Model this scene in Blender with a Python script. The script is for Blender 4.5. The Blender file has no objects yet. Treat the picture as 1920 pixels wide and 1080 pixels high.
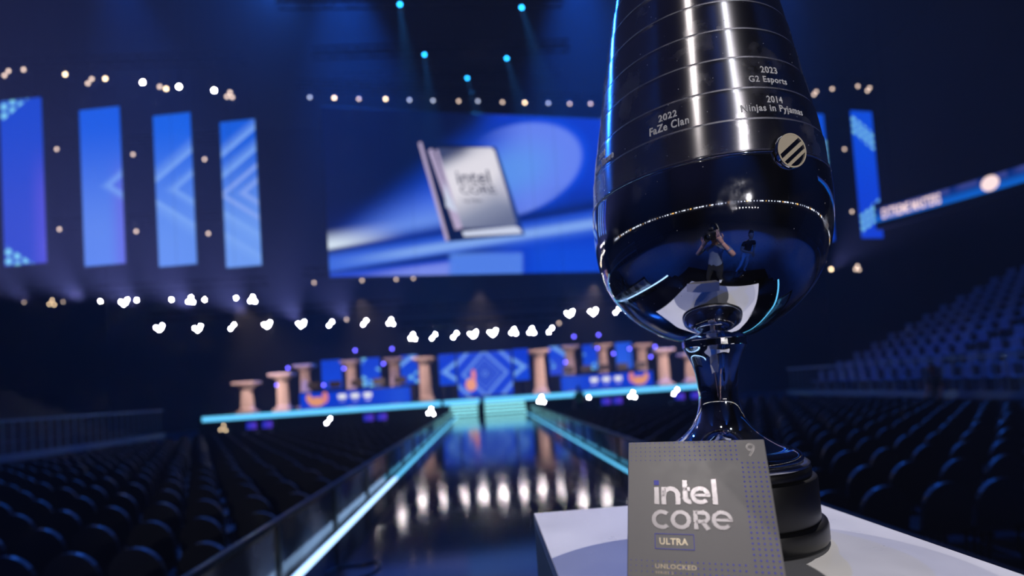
import bpy, bmesh, math, random
import numpy as np
from mathutils import Vector, Matrix

random.seed(7)
SC = bpy.context.scene
COL = SC.collection
ZC = 1.9          # camera height above the arena floor
S = 0.75          # scale of the foreground set

# ------------------------------------------------------------------ camera
F_PX, CX, CY, ROLL, VP = 950.0, 960.0, 691.4, 0.0643, (910.3, 728.7)
_d = np.array([VP[0]-CX, -(VP[1]-CY), F_PX]); _d /= np.linalg.norm(_d)
_u = np.array([-math.sin(ROLL), math.cos(ROLL), 0.0]); _u -= _d*np.dot(_u, _d); _u /= np.linalg.norm(_u)
_x = np.cross(_u, _d); _x = _x if _x[0] > 0 else -_x
M3 = np.stack([_x, _d, _u], 1)            # world (X right, Y along the catwalk, Z up) -> camera right/up/forward
M3I = np.linalg.inv(M3)
cam = bpy.data.cameras.new('camera'); camo = bpy.data.objects.new('camera', cam); COL.objects.link(camo)
cam.sensor_width = 36.0; cam.lens = F_PX/1920*36; cam.shift_y = (CY-540)/1920
cam.clip_start = 0.01; cam.clip_end = 500
R, Uv, Fw = M3[0], M3[1], M3[2]
camo.matrix_world = Matrix(((R[0], Uv[0], -Fw[0], 0), (R[1], Uv[1], -Fw[1], 0), (R[2], Uv[2], -Fw[2], ZC), (0, 0, 0, 1)))
cam.dof.use_dof = True; cam.dof.focus_distance = 0.57; cam.dof.aperture_fstop = 2.5
SC.camera = camo

def ray(x, y): return M3I @ np.array([(x-CX)/F_PX, (CY-y)/F_PX, 1.0])
def P(x, y, Y, skew=0.0):
    """point at distance Y along the hall (plane Y + skew*X) seen in direction x, y"""
    d = ray(x, y); t = Y/(d[1]-skew*d[0]); return Vector((d[0]*t, d[1]*t, ZC+d[2]*t))
def PX(p):
    c = M3 @ np.array([p[0], p[1], p[2]-ZC]); return (CX+F_PX*c[0]/c[2], CY-F_PX*c[1]/c[2]) if c[2] > 0 else (-9999, -9999)

# ------------------------------------------------------------------ view, world, haze
vs = SC.view_settings
vs.view_transform = 'Standard'; vs.look = 'None'; vs.gamma = 1.0; vs.use_curve_mapping = False; vs.exposure = 0.0
cy = SC.cycles
cy.use_denoising = True
cy.max_bounces = 8; cy.glossy_bounces = 6; cy.diffuse_bounces = 2; cy.transmission_bounces = 6; cy.transparent_max_bounces = 8
cy.volume_bounces = 0; cy.caustics_reflective = False; cy.caustics_refractive = False
cy.sample_clamp_indirect = 6.0; cy.use_light_tree = True
world = bpy.data.worlds.new('arena_air'); SC.world = world; world.use_nodes = True
wn = world.node_tree; wn.nodes['Background'].inputs[0].default_value = (0.0006, 0.0014, 0.006, 1); wn.nodes['Background'].inputs[1].default_value = 1.0
HAZE = 0.0026
if HAZE:
    vsn = wn.nodes.new('ShaderNodeVolumeScatter'); vsn.inputs['Color'].default_value = (1, 1, 1, 1)
    vsn.inputs['Density'].default_value = HAZE; vsn.inputs['Anisotropy'].default_value = 0.25
    wn.links.new(vsn.outputs[0], wn.nodes['World Output'].inputs['Volume'])

# ------------------------------------------------------------------ light of the hall (lamps hung in its rig, plus added column spots)
def lamp(name, kind, loc, target, power, color, size=0.1, angle=40, blend=0.4):
    l = bpy.data.lights.new(name, kind); l.energy = power; l.color = color
    if kind == 'SPOT': l.spot_size = math.radians(angle); l.spot_blend = blend
    l.shadow_soft_size = size
    o = bpy.data.objects.new(name, l); COL.objects.link(o); o.location = loc
    if target is not None: o.rotation_euler = (Vector(target)-Vector(loc)).to_track_quat('-Z', 'Y').to_euler()
    return o
TP = Vector((0.425*S, 0.91*S, ZC-0.292*S))          # foot of the trophy
WHITE = (1.0, 0.93, 0.88); BLUE = (0.02, 0.16, 1.0); DEEP = (0.05, 0.1, 1.0); VIO = (0.27, 0.30, 1.0)
def key(name, d, dist, power, size, angle=9, color=WHITE):
    d = Vector(d).normalized(); lamp(name, 'SPOT', TP+Vector((0, 0, 0.25))+d*dist, TP+Vector((0, 0, 0.2)), power, color, size, angle, 0.3)
key('key_light_back_right', (0.30, 0.33, 0.89), 11, 4100, 0.05)
key('key_light_back', (-0.05, 0.30, 0.95), 11, 1500, 0.05)
key('key_light_front', (-0.20, -0.46, 0.86), 11, 380, 0.05)
key('key_light_front_right', (0.27, -0.42, 0.86), 11, 170, 0.05, color=(0.85, 0.9, 1.0))
lamp('rear_blinder_light', 'SPOT', (5.5, -19.6, 5.2), TP+Vector((0, 0, 0.2)), 4300, (1.0, 0.95, 0.95), 0.12, 14, 0.5)
# blue wash over the seating and the floor, from the rig over the stage
for i, (x, y, z, tx, ty, pw) in enumerate([(-9, 25, 23, -7, 9, 12000), (9, 25, 23, 8, 9, 12000), (16, 24, 23, 17, 15, 1500)]):
    lamp('blue_wash', 'SPOT', (x, y, z), (tx, ty, 0), pw, BLUE, 0.25, 62, 0.7)
for (x, y, tx, ty, pw, an) in [(1.5, -8, 1.0, -7, 16000, 44), (-8, -2, -7, -1, 9000, 44), (9, -2, 8.5, -1, 9000, 44)]:
    lamp('blue_floor_wash', 'SPOT', (x, y, 14), (tx, ty, 0), pw, BLUE, 0.25, an, 0.6)
# blue beams in the air above the stage
for i, (x, y, z, tx, ty, pw, an) in enumerate([(-6, 24, 25, -5, 31, 70000, 54), (6, 24, 25, 6, 31, 70000, 54), (-17, 25, 25, -17, 33, 12000, 60), (18, 26, 25, 18, 34, 9000, 60)]):
    lamp('blue_air_wash', 'SPOT', (x, y, z), (tx, ty, 4), pw, (0.01, 0.13, 1.0), 0.3, an, 0.9)
# violet-white glow of the lamp rows
for (px, py, Y, pw) in [(60, 565, 24.5, 2600), (160, 565, 24.5, 4000), (260, 575, 24.5, 5000), (360, 580, 24.5, 5000), (460, 590, 25, 4600), (560, 600, 25, 3600), (650, 600, 25, 2600), (740, 600, 25, 500), (1090, 585, 27, 300), (1560, 505, 30, 1600)]:
    p = P(px, py, Y); lamp('row_glow', 'SPOT', p, p+Vector((0, -10, 4.6)), pw*1.7, VIO, 0.2, 62, 0.9)
# warm spots added to brighten the columns, without fixtures of their own
for X in (-11, -5.5, 0, 5.5, 10.5):
    lamp('column_fill', 'SPOT', (X, 23.5, 6.5), (X*0.98, 28.5, 2.2), 2000, (1.0, 0.76, 0.72), 0.15, 78, 0.8)
for (px, Y, tz) in [(500, 25.2, 3), (700, 25.4, 3), (880, 25.4, 3), (1080, 25.6, 3), (1240, 26, 3)]:
    p = P(px, 760, Y); lamp('column_uplight', 'SPOT', (p.x, 24.9, 2.0), (p.x, 31, 3.0), 120, (1.0, 0.80, 0.76), 0.15, 110, 0.8)

# ------------------------------------------------------------------ helpers: materials
def lin(h):
    h = h.lstrip('#'); v = [int(h[i:i+2], 16)/255 for i in (0, 2, 4)]
    return tuple((c/12.92 if c <= 0.04045 else ((c+0.055)/1.055)**2.4) for c in v)
MATS = {}
def mat(name, color='#808080', rough=0.5, metal=0.0, emit=None, strength=0.0, noise=None, alpha=None, coat=0.0, spec=0.5, sample=False):
    if name in MATS: return MATS[name]
    m = bpy.data.materials.new(name); m.use_nodes = True; nt = m.node_tree; b = nt.nodes['Principled BSDF']
    c = lin(color) if isinstance(color, str) else color
    b.inputs['Base Color'].default_value = (*c, 1); b.inputs['Roughness'].default_value = rough; b.inputs['Metallic'].default_value = metal
    b.inputs['Specular IOR Level'].default_value = spec; b.inputs['Coat Weight'].default_value = coat
    if emit is not None:
        e = lin(emit) if isinstance(emit, str) else emit
        b.inputs['Emission Color'].default_value = (*e, 1); b.inputs['Emission Strength'].default_value = strength
        m.cycles.emission_sampling = 'AUTO' if sample else 'NONE'
    if noise:
        sc, amt, ramt = noise
        tc = nt.nodes.new('ShaderNodeTexCoord'); n = nt.nodes.new('ShaderNodeTexNoise'); n.inputs['Scale'].default_value = sc; n.inputs['Detail'].default_value = 5
        nt.links.new(tc.outputs['Object'], n.inputs['Vector'])
        mx = nt.nodes.new('ShaderNodeMix'); mx.data_type = 'RGBA'; nt.links.new(n.outputs['Fac'], mx.inputs[0])
        mx.inputs[6].default_value = (*[max(0, k*(1-amt)) for k in c], 1); mx.inputs[7].default_value = (*[min(1, k*(1+amt)) for k in c], 1)
        nt.links.new(mx.outputs[2], b.inputs['Base Color'])
        if ramt:
            mr = nt.nodes.new('ShaderNodeMapRange'); nt.links.new(n.outputs['Fac'], mr.inputs[0]); mr.inputs[1].default_value = 0.3; mr.inputs[2].default_value = 0.7
            mr.inputs[3].default_value = max(0, rough-ramt); mr.inputs[4].default_value = rough+ramt; nt.links.new(mr.outputs[0], b.inputs['Roughness'])
    MATS[name] = m
    return m

class Ex:
    """a socket that can be used in a formula; each operation becomes a Math node"""
    def __init__(s, nt, v): s.nt, s.v = nt, v
    def _o(s, op, *a):
        n = s.nt.nodes.new('ShaderNodeMath'); n.operation = op
        for i, x in enumerate(a):
            if isinstance(x, Ex): s.nt.links.new(x.v, n.inputs[i])
            else: n.inputs[i].default_value = float(x)
        return Ex(s.nt, n.outputs[0])
    def __add__(s, o): return s._o('ADD', s, o)
    __radd__ = __add__
    def __sub__(s, o): return s._o('SUBTRACT', s, o)
    def __rsub__(s, o): return s._o('SUBTRACT', o, s)
    def __mul__(s, o): return s._o('MULTIPLY', s, o)
    __rmul__ = __mul__
    def __truediv__(s, o): return s._o('DIVIDE', s, o)
    def abs(s): return s._o('ABSOLUTE', s)
    def fract(s): return s._o('FRACT', s)
    def sqrt(s): return s._o('SQRT', s)
    def max(s, o): return s._o('MAXIMUM', s, o)
    def min(s, o): return s._o('MINIMUM', s, o)
    def sm(s, a, b):
        n = s.nt.nodes.new('ShaderNodeMapRange'); n.interpolation_type = 'SMOOTHSTEP'; s.nt.links.new(s.v, n.inputs[0])
        if a < b: n.inputs[1].default_value, n.inputs[2].default_value, n.inputs[3].default_value, n.inputs[4].default_value = a, b, 0, 1
        else: n.inputs[1].default_value, n.inputs[2].default_value, n.inputs[3].default_value, n.inputs[4].default_value = b, a, 1, 0
        return Ex(s.nt, n.outputs[0])
def over(nt, base, color, fac):
    n = nt.nodes.new('ShaderNodeMix'); n.data_type = 'RGBA'
    if isinstance(fac, Ex): nt.links.new(fac.v, n.inputs[0])
    else: n.inputs[0].default_value = fac
    for s, c in ((n.inputs[6], base), (n.inputs[7], color)):
        if isinstance(c, (str, tuple)): s.default_value = (*(lin(c) if isinstance(c, str) else c), 1)
        else: nt.links.new(c, s)
    return n.outputs[2]
def screen_mat(name, fn, strength=1.0, sample=False):
    """a lit LED screen whose picture is a formula over its UV map"""
    m = bpy.data.materials.new(name); m.use_nodes = True; nt = m.node_tree; nt.nodes.clear()
    out = nt.nodes.new('ShaderNodeOutputMaterial'); em = nt.nodes.new('ShaderNodeEmission'); em.inputs[1].default_value = strength
    uv = nt.nodes.new('ShaderNodeUVMap'); sp = nt.nodes.new('ShaderNodeSeparateXYZ'); nt.links.new(uv.outputs[0], sp.inputs[0])
    c = fn(nt, Ex(nt, sp.outputs[0]), Ex(nt, sp.outputs[1]))
    if isinstance(c, tuple): em.inputs[0].default_value = (*c, 1)
    else: nt.links.new(c, em.inputs[0])
    nt.links.new(em.outputs[0], out.inputs[0]); m.cycles.emission_sampling = 'AUTO' if sample else 'NONE'
    return m

# ------------------------------------------------------------------ helpers: meshes
class MB:
    def __init__(s): s.v, s.f, s.uv = [], [], {}
    def add(s, vs, fs):
        n = len(s.v); s.v += [tuple(x) for x in vs]; s.f += [tuple(i+n for i in f) for f in fs]; return s
    def box(s, x0, x1, y0, y1, z0, z1):
        return s.add([(x0, y0, z0), (x1, y0, z0), (x1, y1, z0), (x0, y1, z0), (x0, y0, z1), (x1, y0, z1), (x1, y1, z1), (x0, y1, z1)],
                     [(0, 3, 2, 1), (4, 5, 6, 7), (0, 1, 5, 4), (1, 2, 6, 5), (2, 3, 7, 6), (3, 0, 4, 7)])
    def bbox(s, x0, x1, y0, y1, z0, z1, b=0.01):
        """box with chamfered edges"""
        vs = []
        for (x, sx) in ((x0, 1), (x1, -1)):
            for (y, sy) in ((y0, 1), (y1, -1)):
                for (z, sz) in ((z0, 1), (z1, -1)):
                    vs += [(x+sx*b, y+sy*b, z), (x+sx*b, y, z+sz*b), (x, y+sy*b, z+sz*b)]
        bm = bmesh.new()
        for q in vs: bm.verts.new(q)
        bmesh.ops.convex_hull(bm, input=bm.verts[:]); bm.verts.index_update()
        s.add([q.co for q in bm.verts], [[q.index for q in f.verts] for f in bm.faces]); bm.free(); return s
    def lathe(s, prof, seg=32, o=(0, 0, 0), cap=True):
        n = len(s.v); k = len(prof)
        for z, r in prof:
            for i in range(seg):
                a = 2*math.pi*i/seg; s.v.append((o[0]+r*math.cos(a), o[1]+r*math.sin(a), o[2]+z))
        up = prof[-1][0] >= prof[0][0]
        for j in range(k-1):
            for i in range(seg):
                a, b = n+j*seg+i, n+j*seg+(i+1) % seg
                s.f.append((a, b, b+seg, a+seg) if up else (b, a, a+seg, b+seg))
        if cap:
            lo = tuple(n+i for i in range(seg)); hi = tuple(n+(k-1)*seg+i for i in range(seg))
            s.f.append(lo[::-1] if up else lo); s.f.append(hi if up else hi[::-1])
        return s
    def tube(s, pts, r, seg=8, closed=False):
        pts = [Vector(p) for p in pts]; rs = r if isinstance(r, (list, tuple)) else [r]*len(pts); n = len(s.v); K = len(pts)
        up = Vector((0, 0, 1))
        for i, p in enumerate(pts):
            t = (pts[(i+1) % K]-pts[i-1]) if closed else (pts[min(i+1, K-1)]-pts[max(i-1, 0)])
            t.normalize(); a = t.cross(up if abs(t.z) < 0.95 else Vector((1, 0, 0))).normalized(); b = t.cross(a)
            for j in range(seg):
                w = 2*math.pi*j/seg; q = p+(a*math.cos(w)+b*math.sin(w))*rs[i]; s.v.append(tuple(q))
        for i in range(K if closed else K-1):
            for j in range(seg):
                a0 = n+i*seg+j; a1 = n+i*seg+(j+1) % seg; b0 = n+((i+1) % K)*seg+j; b1 = n+((i+1) % K)*seg+(j+1) % seg
                s.f.append((a0, a1, b1, b0))
        if not closed:
            s.f.append(tuple(n+j for j in range(seg))[::-1]); s.f.append(tuple(n+(K-1)*seg+j for j in range(seg)))
        return s
    def prism(s, poly, d0, d1, axis='y'):
        """polygon (a, b) extruded; axis y: (x, z) outline between y=d0 and d1; axis z: (x, y) outline"""
        n = len(poly); mk = (lambda a, b, d: (a, d, b)) if axis == 'y' else (lambda a, b, d: (a, b, d))
        vs = [mk(a, b, d0) for a, b in poly]+[mk(a, b, d1) for a, b in poly]
        return s.add(vs, [tuple(range(n)), tuple(range(2*n-1, n-1, -1))]+[(i, n+i, n+(i+1) % n, (i+1) % n) for i in range(n)])
    def build(s, name, m, parent=None, smooth=None, loc=None, fix=True):
        me = bpy.data.meshes.new(name); me.from_pydata(s.v, [], s.f)
        if fix:
            bm = bmesh.new(); bm.from_mesh(me); bmesh.ops.recalc_face_normals(bm, faces=bm.faces[:]); bm.to_mesh(me); bm.free()
        me.materials.append(m)
        if smooth is not None:
            me.polygons.foreach_set('use_smooth', [True]*len(me.polygons)); me.set_sharp_from_angle(angle=math.radians(smooth))
        me.update(); o = bpy.data.objects.new(name, me); COL.objects.link(o)
        if parent: o.parent = parent
        if loc is not None: o.location = loc
        return o
def flat(name, m, quads, parent=None, loc=None):
    """flat picture faces: list of (points, uvs)"""
    me = bpy.data.meshes.new(name); v, f, uvs = [], [], []
    for pts, uv in quads:
        n = len(v); v += [tuple(p) for p in pts]; f.append(tuple(range(n, n+len(pts)))); uvs += list(uv)
    me.from_pydata(v, [], f); l = me.uv_layers.new(name='UVMap')
    for i, uv in enumerate(uvs): l.data[i].uv = uv
    me.materials.append(m); o = bpy.data.objects.new(name, me); COL.objects.link(o)
    if parent: o.parent = parent
    if loc is not None: o.location = loc
    return o
def tag(o, label=None, cat=None, group=None, kind=None):
    if label: o['label'] = label
    if cat: o['category'] = cat
    if group: o['group'] = group
    if kind: o['kind'] = kind
    return o
def thing(name, label, cat, loc=(0, 0, 0), rz=0.0, group=None):
    o = bpy.data.objects.new(name, None); COL.objects.link(o); o.location = loc; o.rotation_euler = (0, 0, rz); o.empty_display_size = 0.1
    return tag(o, label, cat, group)
def struct(o, label=None):
    o['kind'] = 'structure'
    if label: o['label'] = label
    return o
def dup(root, loc, rz, label, group=None):
    c = root.copy(); COL.objects.link(c); c.location = loc; c.rotation_euler = (0, 0, rz); c['label'] = label
    if group: c['group'] = group
    for ch in root.children:
        k = ch.copy(); COL.objects.link(k); k.parent = c
        for g in ch.children:
            h = g.copy(); COL.objects.link(h); h.parent = k
    return c
ORD = ['zeroth', 'first', 'second', 'third', 'fourth', 'fifth', 'sixth', 'seventh', 'eighth', 'ninth', 'tenth', 'eleventh', 'twelfth', 'thirteenth', 'fourteenth',
       'fifteenth', 'sixteenth', 'seventeenth', 'eighteenth', 'nineteenth', 'twentieth', 'twenty-first', 'twenty-second', 'twenty-third', 'twenty-fourth', 'twenty-fifth',
       'twenty-sixth', 'twenty-seventh', 'twenty-eighth', 'twenty-ninth', 'thirtieth']
def catmull(pts, n=8):
    out = []; q = [pts[0]]+list(pts)+[pts[-1]]
    for i in range(1, len(q)-2):
        p0, p1, p2, p3 = [np.array(q[i+k], float) for k in (-1, 0, 1, 2)]
        for t in np.linspace(0, 1, n, endpoint=False):
            out.append(tuple(0.5*((2*p1)+(-p0+p2)*t+(2*p0-5*p1+4*p2-p3)*t*t+(-p0+3*p1-3*p2+p3)*t**3)))
    out.append(tuple(pts[-1])); return out

# ------------------------------------------------------------------ materials in common use
black = mat('black_paint', '#0b0b0d', 0.45)
dark_metal = mat('dark_metal', '#141519', 0.4, 0.6)
chair_cloth = mat('black_chair_cloth', '#14151a', 0.42, noise=(60, 0.3, 0.05))
truss_metal = mat('black_truss_metal', '#020203', 0.9, 0.0, spec=0.05)
CYAN = mat('cyan_led', '#000000', 0.4, emit=(0.12, 0.55, 0.92), strength=1.4, sample=True)
ICE = mat('ice_blue_led', '#000000', 0.4, emit=(0.38, 0.62, 1.0), strength=2.4, sample=True)

# ================================================================== THE SETTING
floor_m = mat('arena_floor', '#3c4048', 0.35, noise=(2.5, 0.25, 0.08))
struct(MB().box(-32, 32, -24, 46, -0.2, 0).build('floor', floor_m))
wall_m = mat('dark_drape', '#0d0f16', 0.9)
struct(MB().box(-32, 32, 45, 45.3, 0, 26).build('wall_back', wall_m))
struct(MB().box(-32, 32, -24.3, -24, 0, 26).build('wall_front', wall_m))
struct(MB().box(-32.3, -32, -24, 45, 0, 26).build('wall_left', wall_m))
struct(MB().box(32, 32.3, -24, 45, 0, 26).build('wall_right', wall_m))
struct(MB().box(-32, 32, -24, 45, 26, 26.3).build('ceiling', wall_m))

# catwalk: deck, skirt, edge light strips in lengths
CW_L, CW_R, CW_Z, CW_END, ST_Y, ST_Z = -1.43, 1.85, 0.68, 0.12, 24.45, 1.43
deck_m = mat('gloss_black_deck', '#06080e', 0.10, noise=(1.3, 0.4, 0.012), spec=0.5)
deck_m.node_tree.nodes['Principled BSDF'].inputs['IOR'].default_value = 2.3
cw = struct(bpy.data.objects.new('catwalk_floor', None)); COL.objects.link(cw); cw.location = (0, 0, 0)
cw['label'] = 'long gloss black catwalk running from the plinth to the stage'
y = CW_END
while y < ST_Y-0.01:
    y2 = min(y+2.44, ST_Y)
    MB().box(CW_L+0.07, CW_R-0.07, y+0.002, y2-0.002, 0.02, CW_Z).build('deck_panel', deck_m, cw)
    y = y2
for (x0, x1, cuts) in ((CW_L+0.008, CW_L+0.06, (0.12, 3.1, 7.6, 11.9, 16.2, 20.3, 24.4)), (CW_R-0.06, CW_R-0.02, (0.12, 4.3, 9.15, 14.0, 19.0, 24.4))):
    for k in range(len(cuts)-1):
        near = x0 < 0 and k < 2
        MB().box(x0, x1, cuts[k]+0.03, cuts[k+1]-0.03, CW_Z-0.03, CW_Z+0.010).build('edge_light', ICE if near else CYAN, cw)
    MB().box(x0, x1, CW_END, ST_Y, 0.0, CW_Z-0.031).build('skirt', black, cw)
# two steps down at the near end of the catwalk
for k, (z, ya, yb) in enumerate(((0.45, -0.14, 0.115), (0.23, -1.0, -0.142))):
    struct(MB().bbox(-1.43, 1.85, ya, yb, 0.0, z, 0.01).build('catwalk_step', deck_m))

# main stage with lit nosing and a flight of lit steps
st = struct(bpy.data.objects.new('stage_floor', None)); COL.objects.link(st); st['label'] = 'raised dark main stage with a cyan light line along its edge'
stage_m = mat('stage_deck', '#0a0b10', 0.16, noise=(2, 0.3, 0.04))
MB().box(-13.6, 12.0, ST_Y+0.3, 38, 0.0, ST_Z).build('deck', stage_m, st)
MB().box(-13.6, 12.0, ST_Y+0.27, ST_Y+0.296, 0.0, ST_Z-0.25).build('fascia', black, st)
for (xa, xb) in ((-13.4, -2.2), (-2.05, -0.33), (-0.1, 4.6), (4.75, 11.9)):
    MB().box(xa, xb, ST_Y+0.22, ST_Y+0.298, ST_Z-0.22, ST_Z+0.015).build('edge_light', CYAN, st)
mint = mat('mint_led', '#000000', 0.4, emit=(0.3, 0.85, 0.95), strength=1.5, sample=True)
for (xa, xb) in ((-1.75, -0.4), (-0.12, 1.86)):
    for k in range(4):
        zt = CW_Z+0.14*(k+1); ya = ST_Y-0.8+0.26*k
        MB().box(xa, xb, ya, ST_Y+0.21, zt-0.139, zt).build('step', stage_m, st)
        MB().box(xa+0.02, xb-0.02, ya-0.022, ya-0.002, zt-0.095, zt-0.02).build('step_light', mint, st)

# ================================================================== PLINTH
def U(x, y, z): return Vector((x*S, y*S, ZC+z*S))
PZ = ZC-0.292*S
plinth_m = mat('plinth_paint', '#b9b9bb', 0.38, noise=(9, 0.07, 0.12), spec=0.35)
plinth_side = mat('plinth_side_shaded', '#5a6670', 0.5, noise=(6, 0.06, 0.05))  # darker than the top: shade on the sides is put into the colour
pl = thing('display_plinth', 'tall pale grey square plinth carrying the silver trophy', 'plinth', (0.3925*S, 0.872*S, CW_Z))
hw, hd, hh = 0.3005*S, 0.298*S, PZ-CW_Z
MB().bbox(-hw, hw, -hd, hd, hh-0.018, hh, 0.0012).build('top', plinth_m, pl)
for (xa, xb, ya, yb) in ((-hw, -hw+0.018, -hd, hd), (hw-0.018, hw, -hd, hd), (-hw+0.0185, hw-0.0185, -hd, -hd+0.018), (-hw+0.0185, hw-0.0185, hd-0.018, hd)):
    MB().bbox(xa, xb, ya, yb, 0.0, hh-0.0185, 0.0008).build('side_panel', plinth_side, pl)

# ================================================================== TROPHY
def metal(name, base, rough, aniso, smudge, dust, seed):
    m = bpy.data.materials.new(name); m.use_nodes = True; nt = m.node_tree; b = nt.nodes['Principled BSDF']
    b.inputs['Metallic'].default_value = 1; b.inputs['Base Color'].default_value = (*base, 1)
    tc = nt.nodes.new('ShaderNodeTexCoord')
    def tex(sc, det=3, off=0.0, sz=1.0):
        mp = nt.nodes.new('ShaderNodeMapping'); mp.inputs['Location'].default_value = (off, off*0.7, off*1.3); mp.inputs['Scale'].default_value = (1, 1, sz)
        n = nt.nodes.new('ShaderNodeTexNoise'); n.inputs['Scale'].default_value = sc; n.inputs['Detail'].default_value = det
        nt.links.new(tc.outputs['Object'], mp.inputs[0]); nt.links.new(mp.outputs[0], n.inputs['Vector']); return Ex(nt, n.outputs['Fac'])
    patch = tex(15, 2, seed).sm(0.56, 0.66)*tex(70, 5, seed+3).sm(0.25, 0.75)         # dried wipe marks and finger prints
    patch2 = tex(34, 3, seed+9).sm(0.62, 0.72)
    r = tex(4, 3, seed+5)*0.06+(rough-0.03)+(patch*0.22+patch2*0.10)*smudge
    if aniso: r = r+tex(2.0, 2, seed+1, 420.0)*0.06-0.03                                # fine lathe lines
    nt.links.new(r.v, b.inputs['Roughness'])
    if aniso:
        b.inputs['Anisotropic'].default_value = aniso; b.inputs['Anisotropic Rotation'].default_value = 0.25
        tg = nt.nodes.new('ShaderNodeTangent'); tg.direction_type = 'RADIAL'; tg.axis = 'Z'; nt.links.new(tg.outputs[0], b.inputs['Tangent'])
    v = nt.nodes.new('ShaderNodeTexVoronoi'); v.inputs['Scale'].default_value = 260; v.inputs['Randomness'].default_value = 1
    nt.links.new(tc.outputs['Object'], v.inputs['Vector'])
    sp = nt.nodes.new('ShaderNodeSeparateColor'); nt.links.new(v.outputs['Color'], sp.inputs[0])
    speck = Ex(nt, v.outputs['Distance']).sm(0.17, 0.10)*Ex(nt, sp.outputs[0]).sm(0.955, 0.965)*dust
    film = (speck+patch*0.07*smudge).min(1.0)
    dif = nt.nodes.new('ShaderNodeBsdfDiffuse'); dif.inputs[0].default_value = (0.75, 0.75, 0.8, 1)
    mx = nt.nodes.new('ShaderNodeMixShader'); nt.links.new(film.v, mx.inputs[0]); nt.links.new(b.outputs[0], mx.inputs[1]); nt.links.new(dif.outputs[0], mx.inputs[2])
    nt.links.new(mx.outputs[0], nt.nodes['Material Output'].inputs[0])
    return m
chrome = metal('polished_chrome', (0.80, 0.82, 0.87), 0.035, 0, 0.25, 0.5, 2.0)
bowl_m = metal('polished_bowl_chrome', (0.78, 0.80, 0.86), 0.04, 0, 0.7, 0.8, 4.0)
brushed = metal('brushed_steel', (0.80, 0.78, 0.82), 0.25, 0.97, 0.7, 1.0, 7.0)
base_m = mat('satin_black_base', '#0d0d0f', 0.33, noise=(8, 0.2, 0.04), spec=0.5)
silver = mat('satin_silver_ring', '#b7b8be', 0.22, 1.0)
tro = thing('trophy', 'large silver trophy cup with engraved rings on a round black base', 'trophy', TP)
def prof(pts): return [((z+0.292)*S, r*S) for z, r in pts]
MB().lathe(prof([(-0.2918, 0.150), (-0.2885, 0.1545), (-0.284, 0.1570), (-0.262, 0.1570), (-0.2565, 0.1555), (-0.2535, 0.151), (-0.2525, 0.1475)]), 128).build('base_ring', base_m, tro, 35)
MB().lathe(prof([(-0.2524, 0.1465), (-0.249, 0.1470), (-0.186, 0.1465), (-0.1825, 0.1455), (-0.1805, 0.1425)]), 128).build('base_drum', base_m, tro, 35)
MB().lathe(prof([(-0.1804, 0.1375), (-0.178, 0.1385), (-0.168, 0.1385), (-0.1655, 0.137)]), 128).build('base_shoulder', base_m, tro, 35)
MB().lathe(prof([(-0.1654, 0.136), (-0.163, 0.1375), (-0.160, 0.1375), (-0.158, 0.135), (-0.1568, 0.128)]), 128).build('base_collar', silver, tro, 35)
foot = [(-0.1566, 0.128), (-0.152, 0.1285), (-0.146, 0.1265), (-0.141, 0.121), (-0.1375, 0.1135), (-0.136, 0.106), (-0.131, 0.0945), (-0.122, 0.079), (-0.112, 0.0655), (-0.100, 0.0535), (-0.085, 0.0440), (-0.068, 0.0378),
        (-0.05, 0.0346), (-0.03, 0.0342), (-0.01, 0.0358), (0.01, 0.0392), (0.03, 0.0458), (0.042, 0.0515), (0.0488, 0.0545)]
MB().lathe(prof(catmull(foot, 6)), 128).build('stem', chrome, tro, 60)
MB().lathe(prof([(0.0489, 0.0548), (0.0500, 0.0560), (0.0610, 0.0560), (0.0622, 0.0548)]), 96).build('stem_collar', chrome, tro, 35)
bowl = [(0.0623, 0.0535), (0.0650, 0.0640), (0.0715, 0.0815), (0.0850, 0.1060), (0.110, 0.1400), (0.140, 0.1670), (0.170, 0.1840), (0.200, 0.1945), (0.240, 0.2018), (0.280, 0.2042), (0.312, 0.2030), (0.3165, 0.2018)]
MB().lathe(prof(catmull(bowl, 8)), 192).build('bowl', bowl_m, tro, 60)
MB().lathe(prof([(0.3166, 0.1995), (0.3172, 0.2020), (0.3190, 0.2032), (0.3212, 0.2028), (0.3226, 0.2005)]), 160).build('rim_bead', chrome, tro, 60)
SZ = [0.3227, 0.372, 0.4235, 0.4775, 0.5285, 0.580, 0.632, 0.682, 0.731, 0.778]
SR = [0.2000, 0.1965, 0.1880, 0.1775, 0.1690, 0.1600, 0.1500, 0.1390, 0.1265, 0.1120]
def Rb(z):
    for i in range(len(SZ)-1):
        if SZ[i] <= z <= SZ[i+1]:
            t = (z-SZ[i])/(SZ[i+1]-SZ[i]); a, b = SR[i], SR[i+1]+0.0012
            return a+(b-a)*t+0.0004*math.sin(math.pi*t)
    return SR[0]
bands = []
for i in range(len(SZ)-1):
    za, zb = SZ[i]+0.0001, SZ[i+1]-0.0003
    pr = [(za, Rb(za)-0.0034), (za+0.0004, Rb(za)-0.0022)]+[(za+(zb-za)*t, Rb(za+(zb-za)*t)) for t in (0.035, 0.15, 0.3, 0.5, 0.7, 0.85, 0.965)]+[(zb-0.0004, Rb(zb)-0.0012), (zb, Rb(zb)-0.0024)]
    bands.append(MB().lathe(prof(pr), 160).build('engraved_ring', brushed, tro, 40))
seam_m = mat('seam_glint', '#dcdce2', 0.42, 1.0)  # bright rings added to stand in for light caught on the seam edges
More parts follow.
